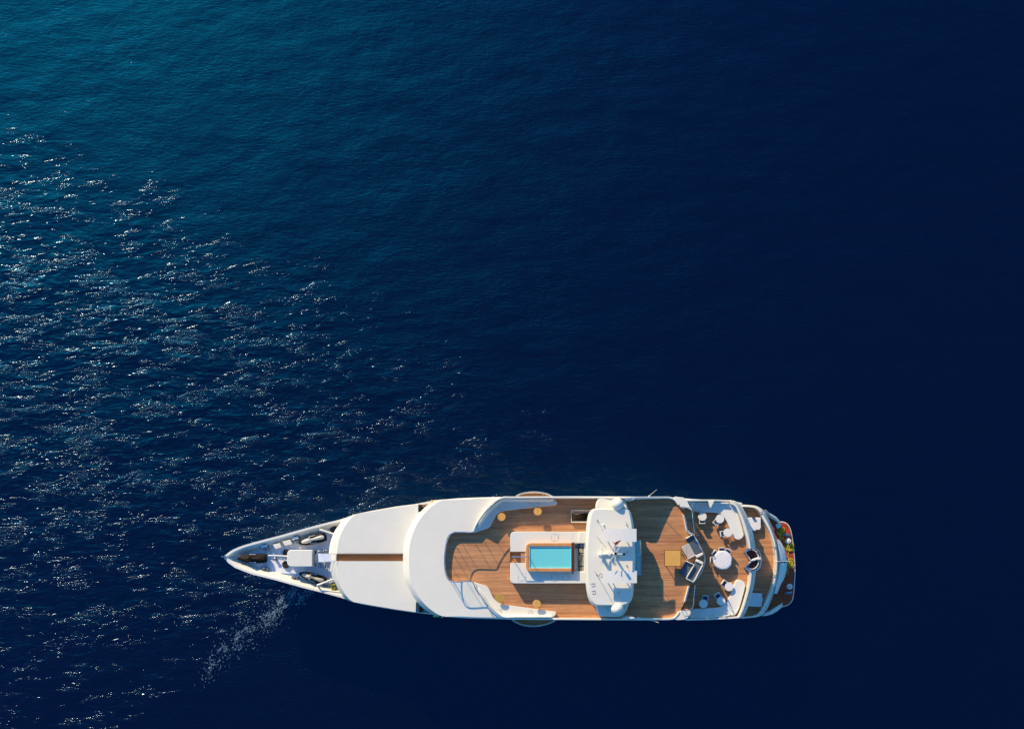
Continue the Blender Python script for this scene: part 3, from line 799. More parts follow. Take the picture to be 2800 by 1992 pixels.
for wpx in ([(290, 300), (282, 235), (288, 190), (306, 150), (332, 129), (450, 127), (580, 128), (614, 150), (638, 195), (652, 250), (655, 300)], [(278, 1300), (284, 1370), (300, 1425), (322, 1458), (352, 1476), (450, 1480), (560, 1479), (600, 1462), (632, 1415), (656, 1350), (660, 1300)]):
    w_o = smooth_path(PP('3', wpx, SUN + 1.6), 4)
    cen = sum(w_o, Vector((0, 0, 0))) / len(w_o)
    w_i = [p.lerp(cen, 0.09) for p in w_o]
    MB().rings([lift([p.lerp(cen, .05) for p in w_o], SUN + 1.5), lift(w_o, SUN + 1.65), lift([p.lerp(cen, .015) for p in w_o], SUN + 1.8), lift(w_i, SUN + 2.0)]).build('wing', M['white'], mh, smooth=50, wn=True)
    y_ = wpx[5][1]; inner_v = 300 if y_ < 800 else 1300
    MB().prism(rect('3', 330, min(y_, inner_v) + 10, 560, max(y_, inner_v) - 10, SUN + 1), SUN, SUN + 1.55).build('wing_pillar', M['white'], mh, bevel=0.05)
for v_ in (200, 1389):
    c = P('3', 532, v_, SUN + 2.68)
    d_ = MB().sphere((c.x, c.y, SUN + 2.68), 0.62, 1, 1, 1.42, 40, 24).build('satellite_dome', M['white'], yacht, smooth=60)
    MB().lathe((c.x, c.y, SUN + 1.9), [(0.40, 0), (0.34, 0.3), (0.40, 0.45)], 24).build('pedestal', M['white'], d_)
# flat raised panels
for (v0, v1), w_ in (((478, 626), 753), ((955, 1096), 757)):
    z = SUN + 4.05
    a = [P('3', u, v0, z) for u in (380, 480, 580, 670, w_)]; b = [P('3', u, v1, z) for u in (380, 480, 580, 670, w_)]
    dz = [0.02, 0.04, 0.03, -0.02, -0.10]
    r = []
    for p, q, d in zip(a, b, dz):
        r.append([Vector((p.x, p.y, z + d)), Vector((q.x, q.y, z + d)), Vector((q.x, q.y, z + d - .09)), Vector((p.x, p.y, z + d - .09))])
    pn = MB().rings(r).build('roof_panel', M['cushion'], yacht, smooth=30)
    mb = MB()
    for u in (420, 640):
        for v in (v0 + 25, v1 - 25):
            q = P('3', u, v, z); mb.cyl((q.x, q.y, RT - .05), (q.x, q.y, z - .05), 0.05, 8)
    mb.build_each('leg', M['white'], pn)
# tinted aft screen
ag = MB().prism(PP('3', [(735, 608), (802, 606), (806, 1008), (740, 1002)], SUN + 2.2), SUN + 2.12, SUN + 2.2).build('aft_canopy', M['green_glass'], yacht, bevel=0.02)
MB().tube(PP('3', [(738, 608), (802, 606), (805, 1010), (760, 1006)], SUN + 2.24), 0.03, 6).tube(PP('3', [(741, 640), (741, 950)], SUN + 2.22), 0.05, 6).build('frame', M['steel'], ag)
# mast
mast = empty('mast', P('3', 470, 765, RT), parent=yacht)
def up(f, u, v, z0, z1, r, name, mat, par=mast, r1=None):
    q = P(f, u, v, z1)
    return MB().cyl((q.x, q.y, z0), (q.x, q.y, z1), r, 18, r1).build(name, M[mat], par)
up('3', 440, 762, RT - .05, RT + 0.55, 0.20, 'pedestal', 'white', r1=0.15)
up('3', 508, 762, RT - .05, SUN + 5.2, 0.12, 'pole', 'white', r1=0.07)
sc_ = MB().box(P('3', 352, 774, SUN + 3.9), (0.15, 1.72, 0.12)).build('radar_scanner', M['white'], yacht, bevel=0.03)
q = P('3', 345, 772, SUN + 3.6); MB().lathe((q.x, q.y, RT - .05), [(0.24, 0), (0.22, .3), (0.16, .5), (0.16, 1.2), (0.05, 1.25)], 20).build('radar_pedestal', M['white'], sc_)
MB().tube(PP('3', [(352, 770), (440, 762), (508, 764)], SUN + 3.2), 0.10, 10).build('cross_tree', M['white'], mast)
SZ = SUN + 4.7
c = P('3', 510, 763, SZ)
for u, v, r_ in ((497, 650, .035), (573, 664, .03), (508, 880, .035), (436, 860, .025), (606, 767, .04)):
    MB().cyl(c, P('3', u, v, SZ), r_, 8).sphere(P('3', u, v, SZ), r_ * 1.5, seg=10, lat=8).build('spreader', M['white'], mast)
for u, v, z_ in ((513, 759, SUN + 5.2), (607, 767, SZ)):
    q = P('3', u, v, z_); MB().lathe((q.x, q.y, z_), [(0.125, -.02), (0.125, 0.18), (0.06, 0.22)], 16).build('lamp_housing', M['black'], mast)
q = P('3', 540, 796, RT + .1); MB().lathe((q.x, q.y, RT), [(0.11, 0), (0.11, .12), (0.04, .16)], 14).build('beacon', M['lampglass'], mast)
# red pennant, rippled
r0, r1_ = P('3', 504, 655, SZ), P('3', 572, 612, SZ)
mb = MB(); rr = []
for i in range(9):
    t_ = i / 8; p = r0.lerp(r1_, t_); w_ = 0.10 + 0.05 * math.sin(t_ * 5)
    nr = Vector((-(r1_ - r0).y, (r1_ - r0).x, 0)).normalized()
    rr.append([p + nr * w_ + Vector((0, 0, .05 * math.sin(t_ * 9))), p - nr * w_ + Vector((0, 0, .05 * math.cos(t_ * 8) - .1)), p - nr * w_ + Vector((0, 0, .05 * math.cos(t_ * 8) - .115)), p + nr * w_ + Vector((0, 0, .05 * math.sin(t_ * 9) - .015))])
mb.rings(rr).build('pennant', M['red'], mast, label='small red flag on the mast')
# small fittings on the roof
mb = MB().sphere(P('3', 378, 435, RT + .45), 0.15, seg=18, lat=12); q = P('3', 384, 448, RT + .3)
mb.cyl((q.x, q.y, RT - .02), (q.x, q.y, RT + .4), 0.06, 10).build('small_dome', M['white'], mh, smooth=60)
def whip(f, u0, v0, z0, u1, v1, z1, r=0.02, par=mh, mat='steel'):
    return MB().cyl(P(f, u0, v0, z0), P(f, u1, v1, z1), r, 6, r * .6).lathe(P(f, u0, v0, z0), [(0.06, -.04), (0.05, .12)], 10).build('whip_aerial', M[mat], par)
whip('3', 300, 1000, RT, 270, 957, RT + 2.2, 0.03)
whip('3', 306, 385, RT, 296, 371, RT + 1.3)
whip('3', 640, 430, RT, 632, 395, RT + 1.4)
whip('3', 548, 1205, RT, 538, 1196, RT + .8)
whip('3', 645, 742, RT, 652, 738, RT + .5); whip('3', 640, 896, RT, 643, 898, RT + .4)
whip('3', 890, 108, SUN + .9, 982, 33, SUN + 2.6, 0.03, yacht, 'white'); whip('3', 912, 1516, SUN + .6, 1004, 1545, SUN + 2.6, 0.03, yacht, 'white')
mb = MB()
for (u, v) in ((233, 1105), (240, 1190)):
    mb.tube(PP('3', [(u, v), (u + 42, v - 6), (u + 46, v + 26), (u + 8, v + 30)], RT + .02), 0.018, 5)
mb.tube(smooth_path(PP('3', [(345, 985), (362, 1000), (362, 1025), (340, 1030), (328, 1010)], RT + .015), 4, True), 0.012, 5, closed=True)
mb.build_each('grab_rail', M['steel'], mh)
mb = MB()
for u0, v0, u1, v1 in ((300, 570, 400, 690), (330, 600, 352, 640)): mb.tube(PP('3', [(u0, v0), (u1, v1)], RT + 0.01), 0.012, 5)  # thin dark tubes drawn as the mast's cast shadow on the roof
mb.build_each('mast_shadow_line', M['vent'], mh)

# folding balconies on the hull sides
for pts, nm in (([(1350, 108), (1400, 84), (1470, 68), (1555, 62), (1640, 70), (1710, 88), (1765, 116)], 1), ([(1305, 1478), (1350, 1508), (1420, 1535), (1500, 1549), (1580, 1549), (1670, 1534), (1745, 1508), (1800, 1478)], -1)):
    z = 6.4
    arc = smooth_path(PP('2', pts, z), 5)
    inn = [Vector((p.x, P('2', 1500, 160 if nm > 0 else 1425, z).y, z)) for p in arc]
    bl = MB().prism(arc + inn[::-1], 6.14, 6.34).build('balcony', M['teak_deck'], yacht)
    MB().wall(arc, 0.13, 6.0, 6.62).build('bulwark', M['white'], bl, bevel=0.02)
    mb = MB()
    for q in arc[::5]: mb.cyl((q.x, q.y, 6.6), (q.x, q.y, 6.75), 0.02, 6)
    mb.tube([Vector((q.x, q.y, 6.75)) for q in arc], 0.025, 6)
    mb.build('rail', M['chrome'], bl)

# ---- stern decks
up_out = PP('4', [(60, 170), (240, 152), (500, 150), (740, 152), (800, 168), (848, 200), (885, 255), (925, 330), (965, 430), (995, 540), (1015, 640), (1024, 760), (1028, 830), (1026, 960), (1012, 1090), (990, 1190), (955, 1310), (915, 1420), (885, 1480), (840, 1494), (740, 1497), (500, 1508), (280, 1514), (60, 1510)], UP)
MB().prism(up_out, UP - 0.3, UP - 0.02).build('upper_deck_slab', M['white'], yacht)
up_in = PP('4', [(60, 175), (240, 160), (740, 160), (790, 180), (840, 215), (900, 330), (955, 480), (990, 640), (1000, 830), (1000, 960), (985, 1090), (940, 1280), (880, 1465), (830, 1485), (500, 1500), (60, 1500)], UP)
MB().prism(up_in, UP - 0.017, UP).build('upper_deck', M['teak_deck'], yacht, smooth=0)
def band(f, inner, outer, zt, zb, zo, name, flat=0.22):
    """stern bulwark: upright inside, flat cap, sloping outer face"""
    i_ = resample(smooth_path(PP(f, inner, zt)), 60); o_ = resample(smooth_path(PP(f, outer, zo)), 60)
    rr = []
    for a, b in zip(i_, o_):
        m_ = a.lerp(b, flat); m2 = a.lerp(b, flat + .04)
        rr.append([Vector((a.x, a.y, zb)), Vector((a.x, a.y, zt)), Vector((m_.x, m_.y, zt)), Vector((m2.x, m2.y, zt - .03)), Vector((b.x, b.y, zo)), Vector((b.x, b.y, zb))])
    return MB().rings(rr).build(name, M['white'], yacht, smooth=30), i_, o_
def cap_rails(i_, o_, z, name, fr_=(0.42, 0.62), idx=None):
    mb = MB()
    for f_ in fr_:
        pth = [a.lerp(b, f_) for a, b in zip(i_, o_)]
        pth = [Vector((p.x, p.y, z - 0.25 * f_)) for p in pth]
        if idx: pth = pth[idx[0]:idx[1]]
        mb.tube(pth, 0.018, 5)
        for q in pth[::9]: mb.cyl((q.x, q.y, z - .5), q, 0.014, 5)
    return mb.build(name, M['steel'], yacht)
b1, i1, o1 = band('4', [(735, 190), (790, 218), (820, 270), (850, 340), (882, 430), (908, 520), (930, 600), (948, 700)], [(738, 150), (800, 166), (852, 205), (905, 290), (952, 400), (988, 510), (1010, 610), (1022, 700)], UP + .95, UP, UP + .10, 'stern_bulwark')
cap_rails(i1, o1, UP + 1.02, 'stern_cap_rail')
b2, i2, o2 = band('4', [(960, 955), (958, 1010), (950, 1090), (930, 1180), (900, 1290), (868, 1390), (830, 1478)], [(1026, 955), (1022, 1010), (1012, 1090), (990, 1190), (958, 1300), (920, 1410), (880, 1488)], UP + .95, UP, UP + .10, 'stern_bulwark')
cap_rails(i2, o2, UP + 1.02, 'stern_cap_rail')
# side bulwarks of the upper deck
MB().wall(PP('4', [(215, 160), (240, 158), (400, 156), (560, 155), (700, 157), (742, 158)], UP + 1.1), 0.16, UP - .2, [UP + 1.6, UP + 1.6, UP + 1.4, UP + 1.13, UP + .65, UP + .65]).build('side_bulwark', M['white'], yacht, bevel=0.02)
MB().wall(PP('4', [(230, 1512), (280, 1510), (500, 1504), (740, 1491), (838, 1484)], UP + .95), 0.16, UP - .2, UP + .95).build('side_bulwark', M['white'], yacht, bevel=0.02)
# teak apron between sofa and bulwark is the deck itself; fairings at the break of the sun deck
for pts in ([(98, 118), (160, 118), (205, 124), (238, 150), (262, 196), (285, 240), (302, 268), (245, 240), (200, 228), (172, 232), (150, 196), (128, 160)], [(172, 1408), (240, 1412), (292, 1412), (282, 1450), (262, 1480), (235, 1502), (200, 1512), (100, 1508), (140, 1480), (160, 1440)]):
    MB().prism(smooth_path(PP('4', pts, SUN + .35), 3, True), 6.15, SUN + .35).build('break_fairing', M['white'], yacht, bevel=0.04)
# gussets between side bulwark and seat
for pts in ([(262, 165), (336, 176), (300, 232)], [(486, 158), (556, 158), (520, 236), (505, 238)]):
    MB().prism(PP('4', pts, UP + 1.3), UP + .4, UP + 1.3).build('gusset', M['white'], yacht, bevel=0.03)
# curved seats
def curved_seat(pts, name='curved_seat', z=UP):
    p_ = smooth_path(PP('4', pts, z + .45), 4, True)
    o = MB().prism(p_, z, z + .3).build(name, M['white'], yacht, bevel=0.03)
    c = sum(p_, Vector((0, 0, 0))) / len(p_)
    MB().prism([Vector(p) for p in p_], z + .303, z + .47).build('cushion', M['cushion'], o, bevel=0.05)
    return o
s1 = curved_seat([(255, 172), (420, 170), (600, 172), (742, 178), (790, 235), (830, 330), (862, 430), (886, 515), (888, 560), (862, 590), (818, 603), (780, 580), (752, 520), (728, 460), (700, 400), (668, 350), (630, 316), (580, 298), (480, 288), (330, 280), (285, 240)])
s2 = curved_seat([(300, 1398), (380, 1385), (480, 1382), (600, 1370), (650, 1350), (690, 1315), (725, 1255), (755, 1180), (790, 1095), (808, 1064), (840, 1058), (880, 1075), (905, 1108), (900, 1160), (880, 1240), (855, 1330), (828, 1405), (780, 1462), (700, 1480), (500, 1498), (285, 1506), (280, 1440)])
for par, pts in ((s1, [(735, 190), (760, 262), (800, 330), (838, 420), (870, 505)]), (s2, [(715, 1310), (750, 1370), (790, 1440)]), (s2, [(560, 1385), (545, 1420), (570, 1482)])):
    sp = smooth_path(PP('4', pts, UP + .5), 5)
    MB().tube([Vector((p.x, p.y, UP + .485)) for p in sp], 0.035, 6).build('piping', M['cushion'], par)
# backrest ridge of the port seat
MB().wall(smooth_path(PP('4', [(262, 184), (420, 182), (600, 184), (722, 190)], UP + .8), 4), 0.12, UP + .3, UP + .82).build('backrest', M['white'], s1, bevel=0.04)
MB().wall(smooth_path(PP('4', [(300, 1490), (420, 1486), (560, 1480), (700, 1466), (770, 1452)], UP + .8), 4), 0.12, UP + .3, UP + .8).build('backrest', M['white'], s2, bevel=0.04)

# stairs from the sun deck to the upper deck, port and starboard
def stair(inner, outer, nst, drop, lab):
    st = empty('deck_stair', P('4', (inner[0][0] + outer[0][0]) / 2, inner[0][1], UP), parent=yacht)
    a = resample(smooth_path(PP('4', inner, 7.6)), nst + 1); b = resample(smooth_path(PP('4', outer, 7.6)), nst + 1)
    for k in range(nst):
        z = SUN - 0.04 - drop * (k + 1) / (nst + 1)
        MB().prism([a[k], b[k], b[k + 1], a[k + 1]], z - .14, z).build('tread', M['teak'], st)
    return st, a, b
inn_p = [(190, 245), (210, 300), (222, 350), (236, 420), (248, 480), (290, 535), (330, 565)]
out_p = [(235, 240), (285, 256), (308, 300), (322, 360), (338, 430), (352, 500), (375, 552)]
st1, a1, b1_ = stair(inn_p, out_p, 12, 1.2, 'port')
inn_s = [(180, 1395), (200, 1350), (222, 1290), (240, 1220), (258, 1150), (285, 1125)]
out_s = [(240, 1402), (285, 1390), (318, 1350), (330, 1290), (342, 1220), (355, 1150), (360, 1125)]
st2, a2, b2_ = stair(inn_s, out_s, 12, 2.5, 'starboard')
for st, ip, op in ((st1, [(207, 318), (225, 390), (240, 470), (250, 500), (308, 545)], [(178, 236), (228, 240), (275, 252), (302, 290), (318, 350), (336, 440), (355, 522)]), (st2, [(268, 1130), (252, 1190), (236, 1250), (222, 1310)], [(178, 1405), (240, 1406), (290, 1388), (318, 1350), (332, 1270), (348, 1190), (362, 1126)])):
    w_ = MB().wall(smooth_path(PP('4', ip, SUN + .5), 5), 0.16, UP, SUN + 0.45).build('side_panel', M['white'], st, bevel=0.03)
    MB().tube(smooth_path(PP('4', ip, SUN + .95), 5), 0.04, 8).build('handrail', M['chrome'], st)
    sp = smooth_path(PP('4', op, SUN + .6), 5)
    nn = len(sp)
    zz = [SUN + .95 - max(0, (i / nn - .3)) / .7 * 2.0 for i in range(nn)]
    rp = [Vector((p.x, p.y, z)) for p, z in zip(sp, zz)]
    mb = MB().tube(rp, 0.035, 8).tube([p - Vector((-.06, 0, .28)) for p in rp], 0.02, 6)
    for q in rp[::4]: mb.cyl((q.x, q.y, q.z - 1.1), q, 0.02, 6)
    mb.build('outer_rail', M['chrome'], st)

# twin companion hatch in the stern bulwark
nb = empty('stern_companion', P('4', 980, 830, UP), parent=yacht)
pw = smooth_path(PP('4', [(905, 742), (925, 722), (955, 706), (1000, 700), (1040, 715), (1070, 750), (1085, 800), (1088, 830), (1082, 880), (1060, 925), (1030, 950), (985, 962), (940, 945), (905, 918)], UP + 1.0), 3)
MB().tube(pw, 0.055, 8).build('coaming_rail', M['chrome'], nb)
for pts in ([(912, 745), (935, 728), (965, 716), (1000, 716), (1035, 738), (1060, 790), (1050, 805), (1000, 822), (968, 838)], [(970, 850), (1055, 822), (1062, 850), (1050, 890), (1025, 922), (985, 938), (930, 918)]):
    pp_ = PP('4', pts, UP + .3)
    MB().prism(pp_, UP + .02, UP + .10).build('well', M['mahog'], nb)
    MB().wall(PP('4', pts + [pts[0]], UP + .7), 0.07, UP, UP + .75).build('well_coaming', M['white'], nb, bevel=0.015)
    c = sum(pp_, Vector((0, 0, 0))) / len(pp_)
    mb = MB()
    for k in range(3): mb.box((c.x - .3 + .28 * k, c.y + .05 * k, UP + .14 + .06 * k), (0.2, 0.7, .05), R(-12))
    mb.build_each('step', M['mahog'], nb)
MB().prism(PP('4', [(975, 838), (1000, 822), (1050, 806), (1080, 800), (1092, 818), (1080, 832), (1040, 830), (1000, 842)], UP + .9), UP, UP + .92).build('hinged_cover', M['cushion'], nb, bevel=0.03)
MB().prism(PP('4', [(903, 742), (925, 715), (965, 700), (975, 712), (935, 730), (915, 752)], UP + .9), UP, UP + .92).prism(PP('4', [(903, 918), (968, 952), (985, 940), (920, 908), (985, 848), (972, 838)], UP + .85), UP, UP + .87).build_each('side_coaming', M['chrome'], nb, bevel=0.02)

# main deck aft
mn_out = PP('4', [(700, 210), (860, 203), (940, 207), (1010, 216), (1062, 232), (1105, 260), (1140, 305), (1175, 370), (1215, 470), (1250, 580), (1275, 680), (1288, 780), (1290, 860), (1284, 980), (1266, 1090), (1240, 1180), (1205, 1280), (1165, 1370), (1130, 1428), (1085, 1466), (1030, 1484), (880, 1498), (700, 1480)], MAIN)
MB().prism(mn_out, -0.6, MAIN - 0.02).build('stern_block', M['hull'], yacht)
mn_in = PP('4', [(700, 222), (880, 222), (1000, 228), (1050, 250), (1100, 310), (1180, 480), (1240, 680), (1262, 850), (1245, 1040), (1200, 1200), (1130, 1370), (1080, 1445), (1020, 1470), (880, 1484), (700, 1470)], MAIN)
MB().prism(mn_in, MAIN - 0.1, MAIN).build('main_deck', M['teak_deck'], yacht, smooth=0)
b3, i3, o3 = band('4', [(760, 226), (880, 226), (960, 230), (1015, 240), (1052, 262), (1078, 300), (1105, 360), (1150, 440), (1190, 520), (1218, 600), (1238, 690), (1248, 780), (1252, 860), (1244, 960), (1228, 1060), (1205, 1150), (1172, 1240), (1135, 1320), (1098, 1395), (1065, 1440), (1020, 1466), (880, 1480), (760, 1478)],
    [(760, 206), (880, 204), (960, 208), (1030, 218), (1085, 244), (1125, 280), (1158, 340), (1198, 430), (1232, 520), (1258, 610), (1276, 700), (1286, 790), (1290, 860), (1284, 970), (1268, 1080), (1244, 1170), (1212, 1260), (1175, 1345), (1138, 1415), (1095, 1460), (1035, 1482), (880, 1496), (760, 1492)], MAIN + .9, MAIN, MAIN + .10, 'transom_bulwark', 0.3)
cap_rails(i3, o3, MAIN + 1.0, 'transom_cap_rail', (0.55, 0.8), (12, 48))
# cap joints
mb = MB()
for (u0, v0, u1, v1) in ((1070, 300, 1138, 268), (1205, 692, 1280, 676), (1218, 1010, 1292, 1004), (1115, 1410, 1170, 1418)):
    a_, b_ = P('4', u0, v0, MAIN + 1.0), P('4', u1, v1, MAIN + 1.0); mb.tube([a_, b_], 0.04, 6); mb.cyl((a_.x, a_.y, MAIN + .4), a_, .03, 6)
mb.build_each('mooring_bar', M['steel'], yacht)
# bulging transom
tr = [(1278, 600), (1315, 640), (1345, 690), (1364, 745), (1376, 810), (1381, 870), (1378, 930), (1362, 1000), (1340, 1058), (1305, 1120), (1275, 1180), (1262, 1215)]
tb = [(1262, 598), (1275, 650), (1284, 700), (1290, 750), (1294, 810), (1295, 870), (1290, 930), (1284, 1000), (1272, 1058), (1260, 1110), (1250, 1160), (1240, 1212)]
A_ = resample(smooth_path(PP('4', tb, MAIN + .35)), 40); B_ = resample(smooth_path(PP('4', tr, 2.6)), 40)
rr = []
for a, b in zip(A_, B_): 
    m_ = a.lerp(b, .7)
    rr.append([Vector((a.x, a.y, 0.5)), Vector((a.x, a.y, MAIN + .34)), Vector((m_.x, m_.y, MAIN + .02)), Vector((b.x, b.y, 2.7)), Vector((b.x - .25, b.y, 0.6))])
MB().rings(rr).build('transom', M['hull'], yacht, smooth=50)
# swim platform with its quarter wings
sw = smooth_path(PP('4', [(1180, 380), (1310, 394), (1345, 398), (1380, 414), (1410, 446), (1430, 495), (1446, 570), (1462, 690), (1472, 800), (1478, 900), (1478, 1000), (1472, 1120), (1463, 1220), (1450, 1285), (1425, 1325), (1390, 1350), (1340, 1366), (1200, 1380)], SWIM), 4)
pl = MB().prism(sw, 0.55, SWIM - .01).build('swim_platform', M['hull'], yacht, bevel=0.04)
swi = smooth_path(PP('4', [(1180, 392), (1310, 402), (1343, 406), (1375, 421), (1402, 451), (1421, 498), (1437, 572), (1452, 690), (1461, 800), (1467, 900), (1467, 1000), (1461, 1120), (1452, 1218), (1440, 1280), (1418, 1318), (1386, 1342), (1338, 1357), (1200, 1372)], SWIM), 4)
MB().prism(swi, SWIM - .008, SWIM + .012).build('platform_planking', M['red_teak'], pl, smooth=0)
MB().prism(PP('4', [(1262, 1200), (1300, 1235), (1328, 1290), (1338, 1330), (1200, 1385), (1150, 1400), (1200, 1300)], SWIM + .5), SWIM, SWIM + .6).build('platform_step', M['red_teak_b'], pl, smooth=0)
MB().prism(PP('4', [(1180, 345), (1300, 440), (1320, 470), (1290, 470), (1235, 500), (1200, 440)], SWIM + .5), SWIM, SWIM + .6).build('platform_step', M['red_teak_b'], pl, smooth=0)
for o_px, i_px in (([(1120, 262), (1150, 290), (1200, 315), (1250, 340), (1290, 370), (1322, 402), (1326, 432)], [(1150, 305), (1175, 332), (1205, 352), (1245, 378), (1280, 405), (1305, 430), (1318, 446)]), ([(1090, 1466), (1130, 1462), (1190, 1450), (1250, 1425), (1300, 1395), (1342, 1362), (1345, 1318)], [(1110, 1440), (1140, 1432), (1180, 1412), (1230, 1385), (1280, 1358), (1325, 1332), (1338, 1320)])):
    oo = resample(smooth_path(PP('4', o_px, 2.2)), 24); ii = resample(smooth_path(PP('4', i_px, 2.2)), 24)
    rr = []
    for k, (a, b) in enumerate(zip(oo, ii)):
        z = 3.3 - 1.5 * (k / 23) ** 1.3
        rr.append([Vector((a.x, a.y, -.4)), Vector((a.x, a.y, z - .35)), Vector(((a.x + b.x) / 2, (a.y + b.y) / 2, z)), Vector((b.x, b.y, z - .1)), Vector((b.x, b.y, -.4))])
    MB().rings(rr).build('quarter_wing', M['hull'], yacht, smooth=50)

# ---- fittings on the foredeck
gw = empty('boarding_stair', P('1', 1110, 760, BOW), parent=yacht)
MB().prism(PP('1', [(1060, 716), (1262, 722), (1262, 798), (1066, 812)], 7.2), 6.9, 7.15).build('landing', M['gel'], gw)
MB().prism(PP('1', [(1000, 690), (1046, 690), (1040, 856), (1000, 856)], BOW + .02), BOW, BOW + .03).build('well_shade', M['dark'], gw)  # flat sheet on the deck; its dark colour stands for the well's shade
for k in range(5): MB().prism(PP('1', [(1024 + 9 * k, 716), (1031 + 9 * k, 716), (1031 + 9 * k, 812), (1024 + 9 * k, 812)], 6 + .2 * k), 5.7 + .27 * k, 5.76 + .27 * k).build('tread', M['steel'], gw)
mb = MB()
mb.tube(PP('1', [(1066, 716), (1160, 718), (1262, 722)], 8.1), .022, 6); mb.tube(PP('1', [(1066, 812), (1160, 808), (1262, 802)], 8.1), .022, 6)
mb.tube(PP('1', [(1030, 730), (1030, 800), (1058, 872)], 7.0), .03, 6); mb.tube(PP('1', [(1048, 700), (1046, 740), (1046, 800), (1075, 870)], 7.0), .025, 6)
mb.tube(PP('1', [(1048, 700), (1066, 716)], 8.0), .025, 6)
for u in (1075, 1110, 1145, 1180, 1220): 
    for v in (717, 809): q = P('1', u, v, 8.1); mb.cyl((q.x, q.y, 7.1), q, .016, 5)
for u, v in ((1112, 820), (1125, 868), (1142, 826), (1160, 870), (1175, 812), (1085, 870)): mb.cyl(P('1', u, v, BOW), P('1', u, v, 7.1), .02, 5)
mb.tube(PP('1', [(1112, 820), (1125, 870)], 6.9), .03, 6); mb.tube(PP('1', [(1142, 822), (1160, 872)], 6.9), .03, 6)
mb.build('rail', M['chrome'], gw)
mb = MB()
for k in range(5): mb.box(P('1', 1068 + 25 * k, 845, 5.9), (.16, .5, .06))
mb.build_each('step', M['steel'], gw)
mb = MB().box(P('1', 1090, 696, 5.9), (.5, .18, .9)).box(P('1', 1160, 692, 5.9), (.2, .24, 1.1)).box(P('1', 1128, 690, 6.0), (.2, .12, .5))
mb.build_each('locker', M['steel'], gw, bevel=.03)
# anchor bridge at the stem
MB().box(P('1', 42, 752, 6.3), (.28, .10, .14)).sphere(P('1', 28, 752, 6.3), .07).tube(PP('1', [(55, 735), (62, 752), (60, 770)], 6.45), .06, 6).build('stem_fitting', M['chrome'], yacht)
def winch(f, u, v, lab=None):
    c = P(f, u, v, BOW + .5)
    w = MB().box((c.x, c.y, BOW + .25), (.55, .5, .5), R(8)).build('winch', M['steel'], yacht, bevel=.05)
    MB().cyl((c.x - .25, c.y + .12, BOW + .6), (c.x + .2, c.y + .18, BOW + .62), .15, 14).cyl((c.x - .4, c.y + .1, BOW + .5), (c.x - .25, c.y + .12, BOW + .5), .22, 14).build('drum', M['chrome'], w)
    return w
winch('a', 1180, 570); winch('b', 335, 350)
for f, u, v, a_ in (('a', 1170, 1165, -8), ('b', 295, 1220, -12)):
    c = P(f, u, v, BOW + .35)
    MB().box((c.x, c.y, BOW + .2), (.72, .42, .4), R(a_)).box((c.x - .1, c.y + .05, BOW + .45), (.25, .2, .12), R(a_)).build('mooring_box', M['vent'], yacht, bevel=.04)
for f, pts in (('a', [(1370, 490), (1575, 440), (1615, 560), (1450, 612)]), ('a', [(1635, 405), (1850, 345), (1915, 465), (1710, 520)])):
    MB().prism(round_corners(PP(f, pts, BOW + .9), .06), BOW, BOW + .80).build('deck_box', M['white'], yacht, bevel=.03)
cr = round_corners(PP('1', [(728, 678), (1000, 678), (1000, 860), (728, 860)], BOW + 1.5), [.5, .08, .08, .5])
cr_o = MB().prism(cr, BOW, BOW + 1.5).build('crane_housing', M['white'], yacht, bevel=.06)
for f, pts, z in (('a', [(1250, 790), (1500, 795), (1800, 810)], BOW + 1.1), ('a', [(1540, 870), (1650, 890), (1790, 930)], BOW + .9)):
    MB().tube(PP(f, pts, z), .075, 8).build('crane_arm', M['white'], yacht)
mb = MB()
for k in range(9): mb.box(P('a', 1500 + 34 * k, 832 + 5 * k, BOW + .5), (.06, .5, .04))
mb.tube(PP('a', [(1480, 815), (1820, 850)], BOW + .5), .02, 5).build('grating', M['vent'], yacht)
for f, pts in (('a', [(1280, 500), (1430, 790)]), ('a', [(1220, 660), (1300, 800)]), ('b', [(385, 240), (440, 350), (540, 575)]), ('b', [(300, 400), (330, 480)]), ('b', [(380, 440), (420, 560)])):
    MB().tube(PP(f, pts, BOW + .25), .05, 6).build('deck_rail', M['white'], yacht)
for f, u, v in (('a', 1745, 720), ('a', 1730, 1040)):
    q = P(f, u, v, BOW + .3); MB().lathe((q.x, q.y, BOW), [(0.36, 0), (0.36, .22), (0.30, .28), (.12, .3)], 24).build('hose_reel', M['dark'], yacht)
q = P('a', 1440, 890, BOW + .4); MB().lathe((q.x, q.y, BOW), [(.16, 0), (.12, .3), (.18, .4), (.1, .46)], 16).build('capstan', M['steel'], yacht)
q = P('b', 1165, 140, BOW + .6); MB().lathe((q.x, q.y, BOW), [(.40, 0), (.41, .4), (.32, .5), (.15, .52)], 24).build('vent_cowl', M['dark'], yacht)
for pts in ([(855, 142), (1000, 185), (1160, 240)], [(795, 1375), (960, 1310), (1130, 1245)]):
    MB().tube(PP('b', pts, BOW + 1.3), [.11, .09, .10], 12).cyl(P('b', pts[0][0], pts[0][1], BOW), P('b', pts[0][0], pts[0][1], BOW + 1.3), .09, 10).build('davit', M['white'], yacht)
MB().prism(PP('b', [(800, 1372), (1040, 1290), (1150, 1250), (1180, 1300), (1010, 1345), (830, 1400)], BOW + .3), BOW, BOW + .35).build('side_step', M['white'], yacht, bevel=.03)
MB().prism(PP('b', [(925, 1385), (1035, 1345), (1020, 1400)], BOW + .37), BOW + .3, BOW + .37).build('side_vent', M['vent'], yacht)
